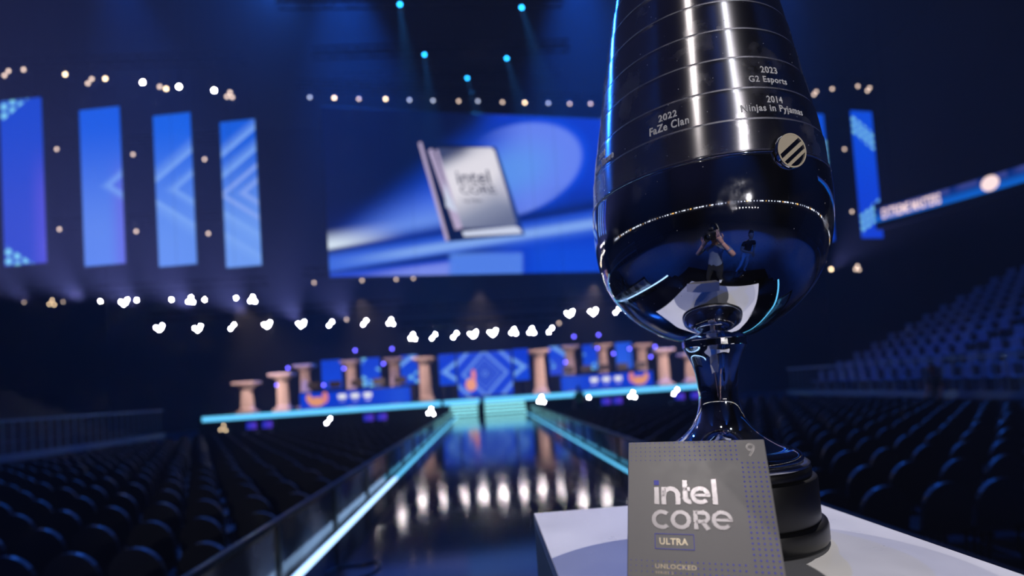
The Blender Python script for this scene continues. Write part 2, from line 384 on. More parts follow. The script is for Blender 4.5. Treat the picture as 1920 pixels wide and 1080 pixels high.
for i in range(1, len(SZ)-1):
    r_ = Rb(SZ[i]+0.0025); MB().lathe(prof([(SZ[i]-0.0008, r_-0.004), (SZ[i]-0.0008, r_-0.0004), (SZ[i]-0.0003, r_+0.0003), (SZ[i]+0.0003, r_+0.0003), (SZ[i]+0.0008, r_-0.0004), (SZ[i]+0.0008, r_-0.004)]), 160, cap=False).build('seam_glint_ring', seam_m, tro, 60)
MB().lathe(prof([(0.778, 0.1120), (0.782, 0.118), (0.788, 0.118), (0.792, 0.110), (0.80, 0.03), (0.803, 0.001)]), 96, cap=False).build('lid', chrome, tro, 40)

def text_mesh(txt, extrude=0.0, offset=0.0, spacing=1.0, shear=0.0):
    c = bpy.data.curves.new('txt', 'FONT'); c.body = txt; c.size = 1.0; c.extrude = extrude; c.offset = offset; c.space_character = spacing; c.shear = shear; c.resolution_u = 4
    o = bpy.data.objects.new('txt', c); COL.objects.link(o); dg = bpy.context.evaluated_depsgraph_get(); me = o.evaluated_get(dg).to_mesh()
    v = [tuple(q.co) for q in me.vertices]; f = [tuple(p.vertices) for p in me.polygons]
    o.evaluated_get(dg).to_mesh_clear(); bpy.data.objects.remove(o); bpy.data.curves.remove(c)
    return v, f
def fit_text(txt, w, h, **k):
    """text as a mesh scaled to w x h, lower left at 0, 0, thickness kept in z"""
    v, f = text_mesh(txt, **k); a = np.array(v); x0, y0 = a[:, 0].min(), a[:, 1].min(); x1, y1 = a[:, 0].max(), a[:, 1].max()
    a[:, 0] = (a[:, 0]-x0)/(x1-x0)*w; a[:, 1] = (a[:, 1]-y0)/(y1-y0)*h
    return a, f
engr = mat('engraved_line', '#ffffff', 0.6, 0.0)
def engrave(txt, t0, t1, zlo, zhi, band):
    zm = (zlo+zhi)/2; r = Rb(zm)*S; w = math.radians(t1-t0)*r
    a, f = fit_text(txt, w, (zhi-zlo)*S, extrude=0.02, offset=0.02, spacing=1.12)
    vs = []
    for x, yy, e in a:
        th = math.radians(t0)+x/r; z = zlo+yy/S; rr = Rb(z)*S+0.0002+(0.0004 if e > 0 else -0.0003)
        vs.append((rr*math.sin(th), -rr*math.cos(th), (z+0.292)*S))
    MB().add(vs, f).build('lettering', engr, bands[band], fix=False)
engrave('2023', 6.3, 15.6, 0.4485, 0.4600, 2)
engrave('G2 Esports', -0.4, 20.2, 0.4290, 0.4430, 2)
engrave('2014', 6.0, 14.2, 0.3970, 0.4085, 1)
engrave('Ninjas in Pyjamas', -6.2, 25.6, 0.3795, 0.3940, 1)
engrave('2022', -41.5, -33.0, 0.3975, 0.4090, 1)
engrave('FaZe Clan', -46.0, -28.0, 0.3800, 0.3935, 1)
engrave('2021', -86.0, -78.0, 0.3975, 0.4090, 1)
engrave('Natus Vincere', -92.0, -69.0, 0.3795, 0.3935, 1)

# round badge on the seam above the bowl
gold = mat('pale_gold_badge', '#fff0d0', 0.4, 0.1)
bth, bz, br = math.radians(12.4), 0.3182, 0.0262*S
bro = (Rb(0.3300)+0.0035)*S
badge = MB().lathe([(0.0, br), (0.0028, br), (0.0036, br*0.97), (0.0036, br*0.90), (0.0030, br*0.88), (0.0030, 0.0005)], 64, cap=False).build('badge', chrome, tro, 40)
badge.location = (bro*math.sin(bth), -bro*math.cos(bth), (bz+0.292)*S)
badge.rotation_euler = Vector((math.sin(bth), -math.cos(bth), -0.02)).to_track_quat('Z', 'Y').to_euler()
def clip_strip(c0, c1, ang, r, n=14):
    """part of a disc between two parallel lines"""
    poly = []
    for c, sgn in ((c0, 1), (c1, -1)):
        h = math.sqrt(max(r*r-c*c, 0)); a0 = math.atan2(c, -h if sgn > 0 else h)
        poly.append((c, h, sgn))
    pts = []
    a_lo0, a_lo1 = math.asin(max(-1, min(1, c0/r))), math.asin(max(-1, min(1, c1/r)))
    for k in range(n+1):
        a = a_lo0+(a_lo1-a_lo0)*k/n; pts.append((r*math.cos(a), r*math.sin(a)))
    for k in range(n+1):
        a = math.pi-(a_lo1+(a_lo0-a_lo1)*k/n); pts.append((r*math.cos(a), r*math.sin(a)))
    ca, sa = math.cos(ang), math.sin(ang)
    return [(x*ca-y*sa, x*sa+y*ca) for x, y in pts]
for (c0, c1) in ((0.34, 0.999), (-0.20, 0.04), (-0.66, -0.46)):
    q = br*0.88
    MB().prism(clip_strip(c0*q, c1*q, math.radians(38), q), 0.0029, 0.0040, axis='z').build('badge_stripe', gold, badge)
MB().lathe([(0.0030, br*0.88), (0.0042, br*0.88), (0.0042, br*0.97), (0.0030, br*0.97)], 64, cap=False).build('badge_rim', gold, badge, 40)

# ================================================================== BOX
BW, BH, BT = 0.171*S, 0.204*S, 0.062*S
yaw, lean = 0.396, 0.611
ex = Vector((math.cos(yaw), -math.sin(yaw), 0)); nh = Vector((-math.sin(yaw), -math.cos(yaw), 0))
dn = Vector((0, 0, -1))*math.cos(lean)+nh*math.sin(lean)
TLc = U(0.1934, 0.7, -0.0877)
bup = -dn; bback = bup.cross(ex)
org = TLc+dn*BH
bx = thing('processor_box', 'grey retail box with silver lettering leaning on the trophy base', 'box')
bx.matrix_world = Matrix(((ex.x, bback.x, bup.x, org.x), (ex.y, bback.y, bup.y, org.y), (ex.z, bback.z, bup.z, org.z), (0, 0, 0, 1)))
card = mat('grey_carton', '#a3a0a1', 0.34, noise=(60, 0.05, 0.03), spec=0.6)
card2 = mat('dark_carton', '#39373b', 0.36, noise=(60, 0.05, 0.03), spec=0.6)
MB().bbox(0, BW, 0, BT, 0, BH, 0.0008).build('carton', card, bx)
foil = mat('silver_foil', '#b2aeb4', 0.30, 1.0, noise=(260, 0.14, 0.03))
ink_b = mat('violet_blue_ink', '#7678f4', 0.4, emit='#4a52d8', strength=0.0)
cream = mat('cream_foil', '#f4e6cc', 0.30, 0.8)
def uvp(u, v): return (u*BW, BH-v*BW)
def ribbon(mb, pts, w, h=0.00035):
    pts = [Vector((*uvp(*p), 0)) for p in pts]; w = w*BW; n = len(mb.v); K = len(pts); vs = []
    for i, p in enumerate(pts):
        t = (pts[min(i+1, K-1)]-pts[max(i-1, 0)]).normalized(); a = Vector((-t.y, t.x, 0))*w/2
        if 0 < i < K-1:
            t1 = (p-pts[i-1]).normalized(); cs = max(0.5, t.dot(t1)); a = a/cs
        for sgn in (1, -1):
            q = p+a*sgn; vs += [(q.x, -h, q.y), (q.x, 0.0, q.y)]
    fs = [(0, 1, 3, 2), ((K-1)*4, (K-1)*4+2, (K-1)*4+3, (K-1)*4+1)]
    for i in range(K-1):
        a, b = 4*i, 4*i+4
        fs += [(a, a+2, b+2, b), (a, b, b+1, a+1), (a+2, a+3, b+3, b+2)]
    mb.add(vs, fs)
def arc(cx, cy, r, a0, a1, n=20): return [(cx+r*math.cos(math.radians(a0+(a1-a0)*k/n)), cy-r*math.sin(math.radians(a0+(a1-a0)*k/n))) for k in range(n+1)]
def letter(name, strokes, m=foil):
    mb = MB()
    for pts, w in strokes: ribbon(mb, pts, w)
    return mb.build(name, m, bx)
letter('letter_i', [([(0.2135, 0.522), (0.2135, 0.386)], 0.035)])
letter('letter_dot', [([(0.214, 0.3705), (0.214, 0.332)], 0.036)], ink_b)
letter('letter_n', [([(0.264, 0.522), (0.264, 0.386)], 0.034), ([(0.264, 0.462)]+arc(0.3145, 0.448, 0.0495, 165, 0)+[(0.364, 0.522)], 0.034)])
letter('letter_t', [([(0.4165, 0.332), (0.4165, 0.470)]+arc(0.4465, 0.470, 0.030, 180, 270, 8)+[(0.455, 0.500)], 0.034), ([(0.3995, 0.402), (0.452, 0.402)], 0.03)])
letter('letter_e', [(arc(0.5205, 0.449, 0.0525, 0, 318, 36), 0.032), ([(0.478, 0.449), (0.588, 0.449)], 0.022)])
letter('letter_l', [([(0.6195, 0.518), (0.6195, 0.324)], 0.034)])
letter('letter_c', [(arc(0.245, 0.6355, 0.0565, 48, 312, 36), 0.029)])
letter('letter_o', [(arc(0.3765, 0.634, 0.0555, 0, 360, 44), 0.029)])
letter('letter_r', [([(0.478, 0.702), (0.478, 0.566)], 0.028), ([(0.478, 0.580), (0.528, 0.580)]+arc(0.528, 0.613, 0.033, 90, -90, 14)+[(0.478, 0.646)], 0.027), ([(0.520, 0.646), (0.559, 0.702)], 0.03)])
letter('letter_e', [(arc(0.653, 0.631, 0.0555, 0, 318, 40), 0.026), ([(0.610, 0.631), (0.722, 0.631)], 0.020)])
letter('frame_line', [([(0.195, 0.740), (0.457, 0.740)], 0.004), ([(0.195, 0.846), (0.457, 0.846)], 0.004), ([(0.195, 0.738), (0.195, 0.848)], 0.004), ([(0.457, 0.738), (0.457, 0.848)], 0.004)], ink_b)
def boxtext(txt, u0, u1, v0, v1, m, **k):
    a, f = fit_text(txt, (u1-u0)*BW, (v1-v0)*BW, extrude=0.01, **k); x0, z0 = uvp(u0, v1)
    MB().add([(x0+p[0], -0.00025 if p[2] > 0 else 0.0002, z0+p[1]) for p in a], f).build('lettering', m, bx)
boxtext('ULTRA', 0.224, 0.418, 0.769, 0.817, cream, offset=0.035, spacing=1.1)
boxtext('UNLOCKED', 0.191, 0.463, 0.949, 0.982, cream, offset=0.03, spacing=1.12)
boxtext('SERIES 2', 0.193, 0.312, 0.9995, 1.017, cream, offset=0.03, spacing=1.2)
thin = mat('foil_outline', '#c8c4c6', 0.4, 1.0)
letter('numeral', [(arc(0.897, 0.066, 0.0275, 0, 360, 36), 0.0045), (arc(0.897, 0.066, 0.0190, 0, 360, 36), 0.0035), ([(0.9235, 0.078), (0.9180, 0.096), (0.890, 0.140)], 0.0045), ([(0.910, 0.092), (0.880, 0.136)], 0.0035)], thin)
dots = MB()
def dot(u, v, s):
    x, z = uvp(u, v); h = s*BW/2; dots.add([(x-h, -0.0002, z-h), (x+h, -0.0002, z-h), (x+h, -0.0002, z+h), (x-h, -0.0002, z+h)], [(0, 1, 2, 3)])
for j in range(5):
    for i in range(22): dot(0.025+0.0368*i, 0.016+0.037*j, 0.0055+0.0065*i/21)
for j in range(27):
    for i in range(5): dot(0.829+0.0367*i, 0.194+0.037*j, 0.0125)
for j in range(7):
    for i in range(21): dot(0.026+0.0372*i, 0.932+0.037*j, 0.0055+0.006*i/20)
tag(dots.build('dot_print', ink_b, bx), kind='stuff')

# ================================================================== HANGING LED BANNERS
def led_panel(root, w, h, m, depth=0.14):
    """cabinet and lit face; origin at the middle of the face, facing -Y"""
    MB().bbox(-w/2-0.02, w/2+0.02, 0.004, depth, -h/2-0.02, h/2+0.02, 0.01).build('cabinet', black, root)
    flat('screen', m, [([(-w/2, 0, -h/2), (w/2, 0, -h/2), (w/2, 0, h/2), (-w/2, 0, h/2)], [(0, 0), (1, 0), (1, 1), (0, 1)])], root)
def banner_fn(w, h, top, bot, stripes, zc, flip=False, dots=None, side=None):
    def fn(nt, u, v):
        x = (1-u)*w if flip else u*w; z = (v-0.5)*h-zc
        c = over(nt, bot, top, v.sm(0.15, 0.95))
        if side: c = over(nt, c, side, (u if not flip else 1-u).sm(0.55, 1.1)*v.sm(0.75, 0.35)*0.8)
        d = x-z.abs()/0.71
        cell = 0.15
        dx = (u*(w/cell)).fract()-0.5; dz = (v*(h/cell)).fract()-0.5
        grid = (dx*dx+dz*dz).sqrt()
        for (a, b, col, k) in stripes:
            solid = d.sm(b-0.45, b-0.32)*d.sm(b, b-0.06); fade = d.sm(a, b-0.3)*d.sm(b, b-0.06)*grid.sm(0.5, 0.36)
            c = over(nt, c, col, (solid.max(fade))*k)
        if dots:
            dx = (u*(w/0.42)).fract()-0.5; dz = (v*(h/0.42)+(u*(w/0.42))._o('FLOOR', u*(w/0.42))*0.5).fract()-0.5
            g = (dx*dx+dz*dz).sqrt().sm(0.48, 0.30)
            for (a, b) in dots:
                c = over(nt, c, '#7fd0f5', g*d.sm(a, a+0.1)*d.sm(b, b-0.1))
        return c
    return fn
LT = '#7aa8f4'; DK = '#1846cf'
ban = [  # left px, right px, top px, bottom px, distance, colours, stripes, dots, which
    (2, 84, 186, 496, 23.8, '#0a44cc', '#2a46c8', [], False, [(-9.0, -3.9)], '#5a50d8', 'leftmost tall blue LED banner, dotted at its corners'),
    (152, 231, 203, 497, 25.0, '#0a5ae2', '#5a86ea', [(0.7, 1.55, LT, 0.75)], False, None, '#6a62e0', 'second blue LED banner from the left, one small arrow at its edge'),
    (291, 364, 214, 498, 26.0, '#0a60e4', '#6292ee', [(-2.0, -0.55, LT, 0.9), (0.2, 1.15, LT, 0.8)], False, None, None, 'third blue LED banner from the left, two nested arrows'),
    (417, 485, 226, 500, 27.0, '#0a5cdc', '#6c9cf0', [(-4.0, -2.75, LT, 0.95), (-2.4, -1.15, LT, 0.95), (-0.35, 0.15, '#88a8f2', 0.9), (0.6, 1.3, '#88a8f2', 0.85)], False, None, None, 'fourth blue LED banner from the left, filled with nested arrows'),
    (1488, 1562, 212, 452, 30.4, '#0a50d6', '#0a44d0', [], True, [(-3.4, -1.0)], None, 'blue LED banner mostly hidden behind the right rim of the trophy'),
    (1599, 1651, 208, 447, 30.9, '#0a4ee0', '#083fd6', [], True, [(-3.9, -2.1)], None, 'blue LED banner with dotted arrow, rightmost, beside the ribbon board'),
]
bank = []
for i, (xl, xr, yt, yb, Y, top, bot, stripes, flip, dts, side, lab) in enumerate(ban):
    xm = (xl+xr)/2; a, b = P(xm, yt, Y), P(xm, yb, Y); zt, zb = a.z, b.z; cx = P(xm, (yt+yb)/2, Y).x
    h = zt-zb; yw = -0.12 if cx < 0 else 0.16; w = (xr-xl)*Y/F_PX/math.cos(yw)*0.985
    r = thing('led_banner', lab, 'led banner', (cx, Y, (zt+zb)/2), yw, 'hanging LED banners')
    led_panel(r, w, h, screen_mat('banner_picture_%d' % i, banner_fn(w, h, top, bot, stripes, 0.0, flip, dts, side), 1.0, True))
    for sx in (-0.35, 0.35): MB().tube([(sx*w, 0.07, h/2), (sx*w, 0.07, 25.99-(zt+zb)/2)], 0.006, 6).build('hanger', truss_metal, r)
    bank.append((cx, Y))

# ================================================================== MAIN HANGING SCREEN
SK = 0.15; SY = 26.0
def PSc(x, y): return P(x, y, SY, SK)
sx0, sx1 = PSc(613, 420).x, PSc(1196, 380).x; sz0, sz1 = PSc(800, 516).z, PSc(1000, 218).z
scr = thing('main_screen', 'huge hanging LED screen showing a silver processor in blue beams', 'led screen', (0, SY, 0), math.atan(SK))
cs = math.cos(math.atan(SK))
def sloc(x, z, off=0.0): return (x/cs, off, z)          # world X on the screen plane -> local
def pix(p): return PX(p)
def main_fn(nt, X, Y):                                      # X, Y are picture coordinates of the screen, in hundreds
    X = X*100; Y = Y*100
    c = over(nt, '#010f3c', '#0430a8', X.sm(560, 760)*Y.sm(360, 470)*0.6)
    tu = Y-(455-0.80*(X-600)); tl = (473-0.172*(X-612))-Y
    cone = tu.sm(-10, 160)*tl.sm(0, 30)
    c = over(nt, c, '#0a4ae0', tu.sm(-25, 110)*tl.sm(-5, 30))
    hot = cone*tl.sm(120, 10)
    c = over(nt, c, '#8ab4f4', hot*X.sm(1010, 680)*0.95)
    c = over(nt, c, '#e2f0fb', tl.sm(0, 10)*tl.sm(46, 8)*X.sm(770, 600))
    ax = (X-960)*0.94-(Y-320)*0.34; ay = (X-960)*0.34+(Y-320)*0.94
    el = ((ax/135)*(ax/135)+(ay/82)*(ay/82)).sqrt()
    c = over(nt, c, '#0838c4', (X.sm(880, 960)*el.sm(0.98, 1.2))*tl.sm(0, 30))
    c = over(nt, c, '#6f8cf2', el.sm(1.06, 0.94)*X.sm(880, 1000)*0.85)
    c = over(nt, c, '#5e9af0', el.sm(0.9, 0.1)*0.8)
    c = over(nt, c, '#021a70', X.sm(1000, 1080)*(1-tl.sm(0, 60))*tl.sm(-6, 6)*0.6)
    l2 = ((497-0.155*(X-612))-Y)
    c = over(nt, c, '#0a3fd0', tl.sm(2, -14)*0.85)
    c = over(nt, c, '#a9cdf8', l2.abs().sm(15, 0)*X.sm(600, 800)*0.95)
    c = over(nt, c, '#4f86ee', l2.abs().sm(30, 4)*0.5)
    l3 = ((521-0.125*(X-612))-Y)
    c = over(nt, c, '#03145c', l3.sm(4, 10)*l2.sm(-10, -17)*X.sm(980, 860)*0.8)
    c = over(nt, c, '#7f92f0', l3.sm(6, -6)*X.sm(610, 800)*X.sm(856, 836)*0.9)
    c = over(nt, c, '#5b8cf0', Y.sm(468, 480)*X.sm(836, 850)*X.sm(985, 975)*0.8)
    c = over(nt, c, '#0b4ad8', Y.sm(440, 480)*X.sm(975, 1010)*0.8)
    return c
mm = screen_mat('main_picture', main_fn, 1.0, True)
nX, nZ = 12, 8; quads = []
for i in range(nX):
    for j in range(nZ):
        pts, uvs = [], []
        for (a, b) in ((i, j), (i+1, j), (i+1, j+1), (i, j+1)):
            x = sx0+(sx1-sx0)*a/nX; z = sz0+(sz1-sz0)*b/nZ
            px = pix((x, SY+SK*x, z)); pts.append(sloc(x, z)); uvs.append((px[0]/100, px[1]/100))
        quads.append((pts, uvs))
flat('screen', mm, quads, scr)
MB().bbox(sx0/cs-0.05, sx1/cs+0.05, 0.02, 0.3, sz0-0.05, sz1+0.05, 0.02).build('cabinet', black, scr)
for k in range(6):
    x = (sx0+(sx1-sx0)*(k+0.5)/6)/cs; MB().tube([(x, 0.15, sz1), (x, 0.15, 25.99)], 0.008, 6).build('hanger', truss_metal, scr)
def art(name, m, polys, off):
    q = []
    for poly in polys:
        pts = []
        for (x, y) in poly: p = PSc(x, y); pts.append(sloc(p.x, p.z, -off))
        q.append((pts, [(x/100, y/100) for x, y in poly]))
    return flat(name, m, q, scr)
def chip_fn(nt, X, Y):
    X = X*100; Y = Y*100
    t = (X-870)*0.45+(Y-350)*0.9
    c = over(nt, '#8c93ac', '#e6e2ea', ((t+14).abs()).sm(80, 12))
    c = over(nt, c, '#3c4468', t.sm(-38, -74)*X.sm(905, 860)); c = over(nt, c, '#6a7290', t.sm(48, 100)); c = over(nt, c, '#c9c6d6', X.sm(925, 950)*Y.sm(395, 340)*0.8)
    return c
art('substrate', screen_mat('chip_board', lambda nt, X, Y: over(nt, '#04103a', '#2b55b8', (X*100).sm(830, 990)*0.4)), [[(784, 268), (930, 276), (984, 441), (838, 453)]], 0.01)
art('chip_edge', screen_mat('chip_edge', lambda nt, X, Y: lin('#b9a9c8')), [[(784, 268), (790, 266), (842, 450), (836, 453)], [(803, 282), (810, 278), (864, 428), (854, 432)], [(816, 282), (826, 278), (872, 424), (862, 430)]], 0.014)
art('chip_cap', screen_mat('chip_cap', chip_fn), [[(820, 278), (921, 277), (927, 283), (968, 418), (962, 424), (872, 428), (866, 424)]], 0.018)
art('chip_lip', screen_mat('chip_lip', lambda nt, X, Y: lin('#cfd6ea')), [[(866, 434), (968, 424), (976, 430), (978, 438), (870, 444)], [(832, 340), (850, 380), (858, 400), (836, 388)]], 0.016)
inkm = screen_mat('chip_print', lambda nt, X, Y: lin('#2c3050'))
def scr_text(txt, x0, x1, ytop, ybot, drop):
    a, f = fit_text(txt, 1.0, 1.0, offset=0.01); vs = []
    for p in a:
        x = x0+(x1-x0)*p[0]; y = ybot+(ytop-ybot)*p[1]+drop*p[0]+0.0; x += (1-p[1])*6
        q = PSc(x, y); vs.append(sloc(q.x, q.z, -0.022))
    MB().add(vs, f).build('lettering', inkm, scr, fix=False)
scr_text('intel', 853, 915, 320, 346, -1)
scr_text('CORE', 860, 926, 349, 364, -1)
scr_text('ULTRA', 866, 900, 374, 380, -1)

# ================================================================== STAGE DRESSING
stone = mat('sandstone', '#c4aca2', 0.75, noise=(5, 0.15, 0))
col_i = 0
def column(px, Y, ytop, lab):
    global col_i
    X = P(px, 740, Y).x; H = P(px, ytop, Y).z-ST_Z-0.016
    r = thing('stage_column', lab, 'column', (X, Y, ST_Z+0.016), 0, 'fluted stage columns')
    MB().box(-0.42, 0.42, -0.42, 0.42, 0, 0.12).build('plinth', stone, r)
    MB().lathe([(0.121, 0.36), (0.15, 0.40), (0.20, 0.40), (0.235, 0.35), (0.25, 0.32)], 24).build('foot', stone, r, 40)
    hs = H-0.42; mb = MB(); seg = 40; ring = []
    for z, k in ((0.251, 1.0), (hs*0.5, 0.97), (hs, 0.87)):
        for i in range(seg):
            a = 2*math.pi*i/seg; rr = 0.31*k*(1.0 if i % 2 else 0.90); mb.v.append((rr*math.cos(a), rr*math.sin(a), z))
    for j in range(2):
        for i in range(seg): mb.f.append((j*seg+i, j*seg+(i+1) % seg, (j+1)*seg+(i+1) % seg, (j+1)*seg+i))
    mb.build('shaft', stone, r)
    MB().lathe([(hs+0.001, 0.28), (hs+0.05, 0.33), (hs+0.12, 0.36), (hs+0.20, 0.46), (hs+0.27, 0.50)], 24).build('capital', stone, r, 40)
    MB().bbox(-0.56, 0.56, -0.5, 0.5, hs+0.272, hs+0.419, 0.03).build('abacus', stone, r)
for (px, Y, yt, lab) in [
    (463, 27.0, 716, 'pale fluted stage column, outermost left, the shortest'),
    (531, 27.2, 700, 'pale fluted stage column, second from the left'),
    (574, 31.0, 684, 'pale fluted column behind the left end of the left desk'),
    (661, 31.5, 676, 'pale fluted column behind the middle of the left desk'),
    (742, 32.0, 671, 'pale fluted column behind the right end of the left desk'),
    (799, 27.4, 670, 'tall pale fluted column between the left desk and the big stage screen'),
    (1015, 27.8, 656, 'tall pale fluted column just right of the big stage screen'),
    (1073, 32.0, 648, 'pale fluted column behind the left end of the right desk'),
    (1135, 31.5, 645, 'pale fluted column behind the middle of the right desk'),
    (1209, 31.0, 645, 'pale fluted column behind the right end of the right desk'),
    (1248, 28.0, 654, 'pale fluted stage column right of the right desk'),
    (1299, 28.0, 662, 'pale fluted stage column half hidden by the trophy stem')]:
    column(px, Y, yt, lab)

def stage_screen(xl, xr, yt, yb, Y, lab, fn, name, floor=False):
    xm = (xl+xr)/2; zt, zb = P(xm, yt, Y).z, P(xm, yb, Y).z; X = P(xm, (yt+yb)/2, Y).x; w = (xr-xl)*Y/F_PX*0.97
    if floor: zb = max(zb, ST_Z+0.06)
    h = zt-zb; r = thing('stage_screen', lab, 'led screen', (X, Y, (zt+zb)/2), 0, 'stage LED screens')
    led_panel(r, w, h, screen_mat(name, fn(w, h), 1.0), 0.12)
    for sx in (-0.3, 0.3): MB().box(sx*w-0.03, sx*w+0.03, 0.125, 0.2, ST_Z+0.001-(zt+zb)/2, h/2).build('leg', black, r)
def plain(c1, c2):
    return lambda w, h: (lambda nt, u, v: over(nt, c1, c2, v.sm(0, 1)))
def arrow(flip, stripes, zc=0.0, base=('#0a3ad0', '#0b44d8')):
    return lambda w, h: banner_fn(w, h, base[0], base[1], stripes, zc, flip)
def dotty(flip):
    return lambda w, h: banner_fn(w, h, '#0a3fd2', '#1048d8', [], 0.2, flip, [(-3, -0.4), (0.9, 1.5)])
def diamond(w, h):
    def fn(nt, u, v):
        d = ((u-0.5)*w).abs()+((v-0.5)*h).abs()*0.98
        c = over(nt, '#0a35c4', '#1a45d8', d.sm(0, 2.2))
        for (r, t, k) in ((0.16, 0.08, 0.8), (0.42, 0.07, 0.45), (0.70, 0.07, 0.4), (0.98, 0.09, 0.55), (1.42, 0.17, 0.8), (2.45, 0.2, 0.9)):
            c = over(nt, c, '#6f9cf4', (d-r).abs().sm(t, t*0.5)*k)
        # orange figure shown low on the screen
        x = u*w-0.82; z = v*h-0.72
        body = ((x/0.36)*(x/0.36)+(z/0.42)*(z/0.42)).sqrt().sm(1.05, 0.9); arm = (((x-0.2)/0.15)*((x-0.2)/0.15)+((z-0.6)/0.42)*((z-0.6)/0.42)).sqrt().sm(1.05, 0.85)
        c = over(nt, c, '#f2a184', body); return over(nt, c, '#ee8a92', arm)
    return fn
LT2 = '#77aef6'
stage_screen(603, 641, 675, 729, 33.6, 'plain blue screen behind the left desk, outermost', plain('#0b46dc', '#0a40d0'), 'stage_picture_a')
stage_screen(677, 713, 671, 725, 33.6, 'blue dotted stage screen second from the left', dotty(False), 'stage_picture_b')
stage_screen(751, 784, 666, 720, 33.6, 'blue stage screen with pale dots behind the left desk end', lambda w, h: banner_fn(w, h, '#0a3fd2', '#1048d8', [(-1.6, -0.9, LT2, 0.9)], -0.5, False, [(0.4, 0.8)]), 'stage_picture_c')
stage_screen(823, 855, 664, 722, 33.4, 'blue arrow screen directly left of the big diamond screen', arrow(False, [(-0.1, 0.55, LT2, 0.9), (-2.6, -1.75, LT2, 0.9)], -0.15), 'stage_picture_d')
stage_screen(857, 962, 660, 744, 33.0, 'big stage screen with nested blue diamonds above the steps', diamond, 'stage_picture_e', True)
stage_screen(962, 992, 654, 713, 33.4, 'blue arrow screen directly right of the big diamond screen', arrow(True, [(-0.1, 0.55, LT2, 0.9), (-2.6, -1.75, LT2, 0.9)], -0.15), 'stage_picture_f')
stage_screen(1029, 1061, 649, 703, 33.6, 'blue stage screen with pale dots right of the tall column', lambda w, h: banner_fn(w, h, '#0a46da', '#2a48d4', [(-1.6, -0.7, LT2, 0.9)], -0.3, True, [(0.5, 0.8)]), 'stage_picture_g')
stage_screen(1092, 1125, 646, 693, 33.6, 'blue dotted stage screen above the right desk', dotty(True), 'stage_picture_h')
stage_screen(1154, 1186, 642, 691, 33.6, 'plain bright blue screen above the right desk, outermost', plain('#2a62e6', '#1c56e0'), 'stage_picture_i')

# player desks with printed fronts, monitors and players' lamps
def desk(xl, xr, Y, yb_side, lab, monlab, flip, cut=None):
    a, b = P(xl, 757, Y), P(xr, 745, Y); w = b.x-a.x; X = (a.x+b.x)/2; H = 0.82
    r = thing('player_desk', lab, 'desk', (X, Y, ST_Z+0.016), 0, 'player desks')
    MB().bbox(-w/2-0.05, w/2+0.05, -0.1, 0.75, H, H+0.06, 0.01).build('worktop', dark_metal, r)
    for sx in (-1, 1): MB().box(sx*w/2-0.03, sx*w/2+0.03, 0.0, 0.7, 0, H-0.001).build('side_panel', black, r)
    def fr(nt, u, v):
        if flip: u = 1-u
        c = over(nt, '#0c3fd8', '#2556e2', u.sm(0.6, 1.0)*u.sm(1.05, 0.9))
        bx_, bz = (u-0.15)*w, (v-0.42)*H
        body = ((bx_/0.42)*(bx_/0.42)+(bz/0.24)*(bz/0.24)).sqrt().sm(1.05, 0.9); tail = (((bx_-0.42)/0.16)*((bx_-0.42)/0.16)+((bz-0.2)/0.3)*((bz-0.2)/0.3)).sqrt().sm(1.05, 0.9)
        head = (((bx_+0.38)/0.14)*((bx_+0.38)/0.14)+((bz-0.2)/0.22)*((bz-0.2)/0.22)).sqrt().sm(1.05, 0.9)
        c = over(nt, c, '#f0a076', body.max(head)); return over(nt, c, '#e88a8c', tail)
    f = flat('front_panel', screen_mat('desk_front_%s' % xl, fr, 0.9), [([(-w/2, -0.102, 0.02), (w/2, -0.102, 0.02), (w/2, -0.102, H), (-w/2, -0.102, H)], [(0, 0), (1, 0), (1, 1), (0, 1)])], r)
    logo = screen_mat('desk_logo_%s' % xl, lambda nt, u, v: lin('#f4f4f6'), 1.0)
    for k in range(3):
        x = (-w/2+w*(0.38+0.115*k))*(1 if not flip else 1)
        if flip: x = w/2-w*(0.62+0.125*(2-k)) if False else -w/2+w*(0.36+0.13*k)
        MB().bbox(x-0.2, x+0.2, -0.112, -0.104, H*0.52, H*0.80, 0.003).build('front_logo', logo, r)
        MB().bbox(x-0.14, x+0.14, -0.112, -0.104, H*0.33, H*0.40, 0.003).build('front_logo', mat('grey_logo', '#9aa0b8', 0.5, emit='#7a80a0', strength=0.6), r)
    for k in range(5):
        x = -w/2+w*(k+0.5)/5
        mo = thing('monitor', '%s monitor from the left on the %s' % (ORD[k+1], monlab), 'monitor', (X+x, Y+0.35, ST_Z+0.016+H+0.061), 0, 'monitors on the '+monlab)
        MB().bbox(-0.13, 0.13, -0.1, 0.1, 0, 0.015, 0.003).build('foot', black, mo)
        MB().box(-0.02, 0.02, -0.01, 0.02, 0.0155, 0.2).build('stand', black, mo)
        MB().bbox(-0.30, 0.30, -0.035, -0.012, 0.14, 0.48, 0.006).build('display', mat('monitor_back', '#2c231d', 0.5), mo)
desk(564, 771, 26.2, 0, 'long blue-fronted player desk on the left half of the stage', 'left player desk', False)
desk(1054, 1226, 27.2, 0, 'long blue-fronted player desk on the right half of the stage', 'right player desk', True)

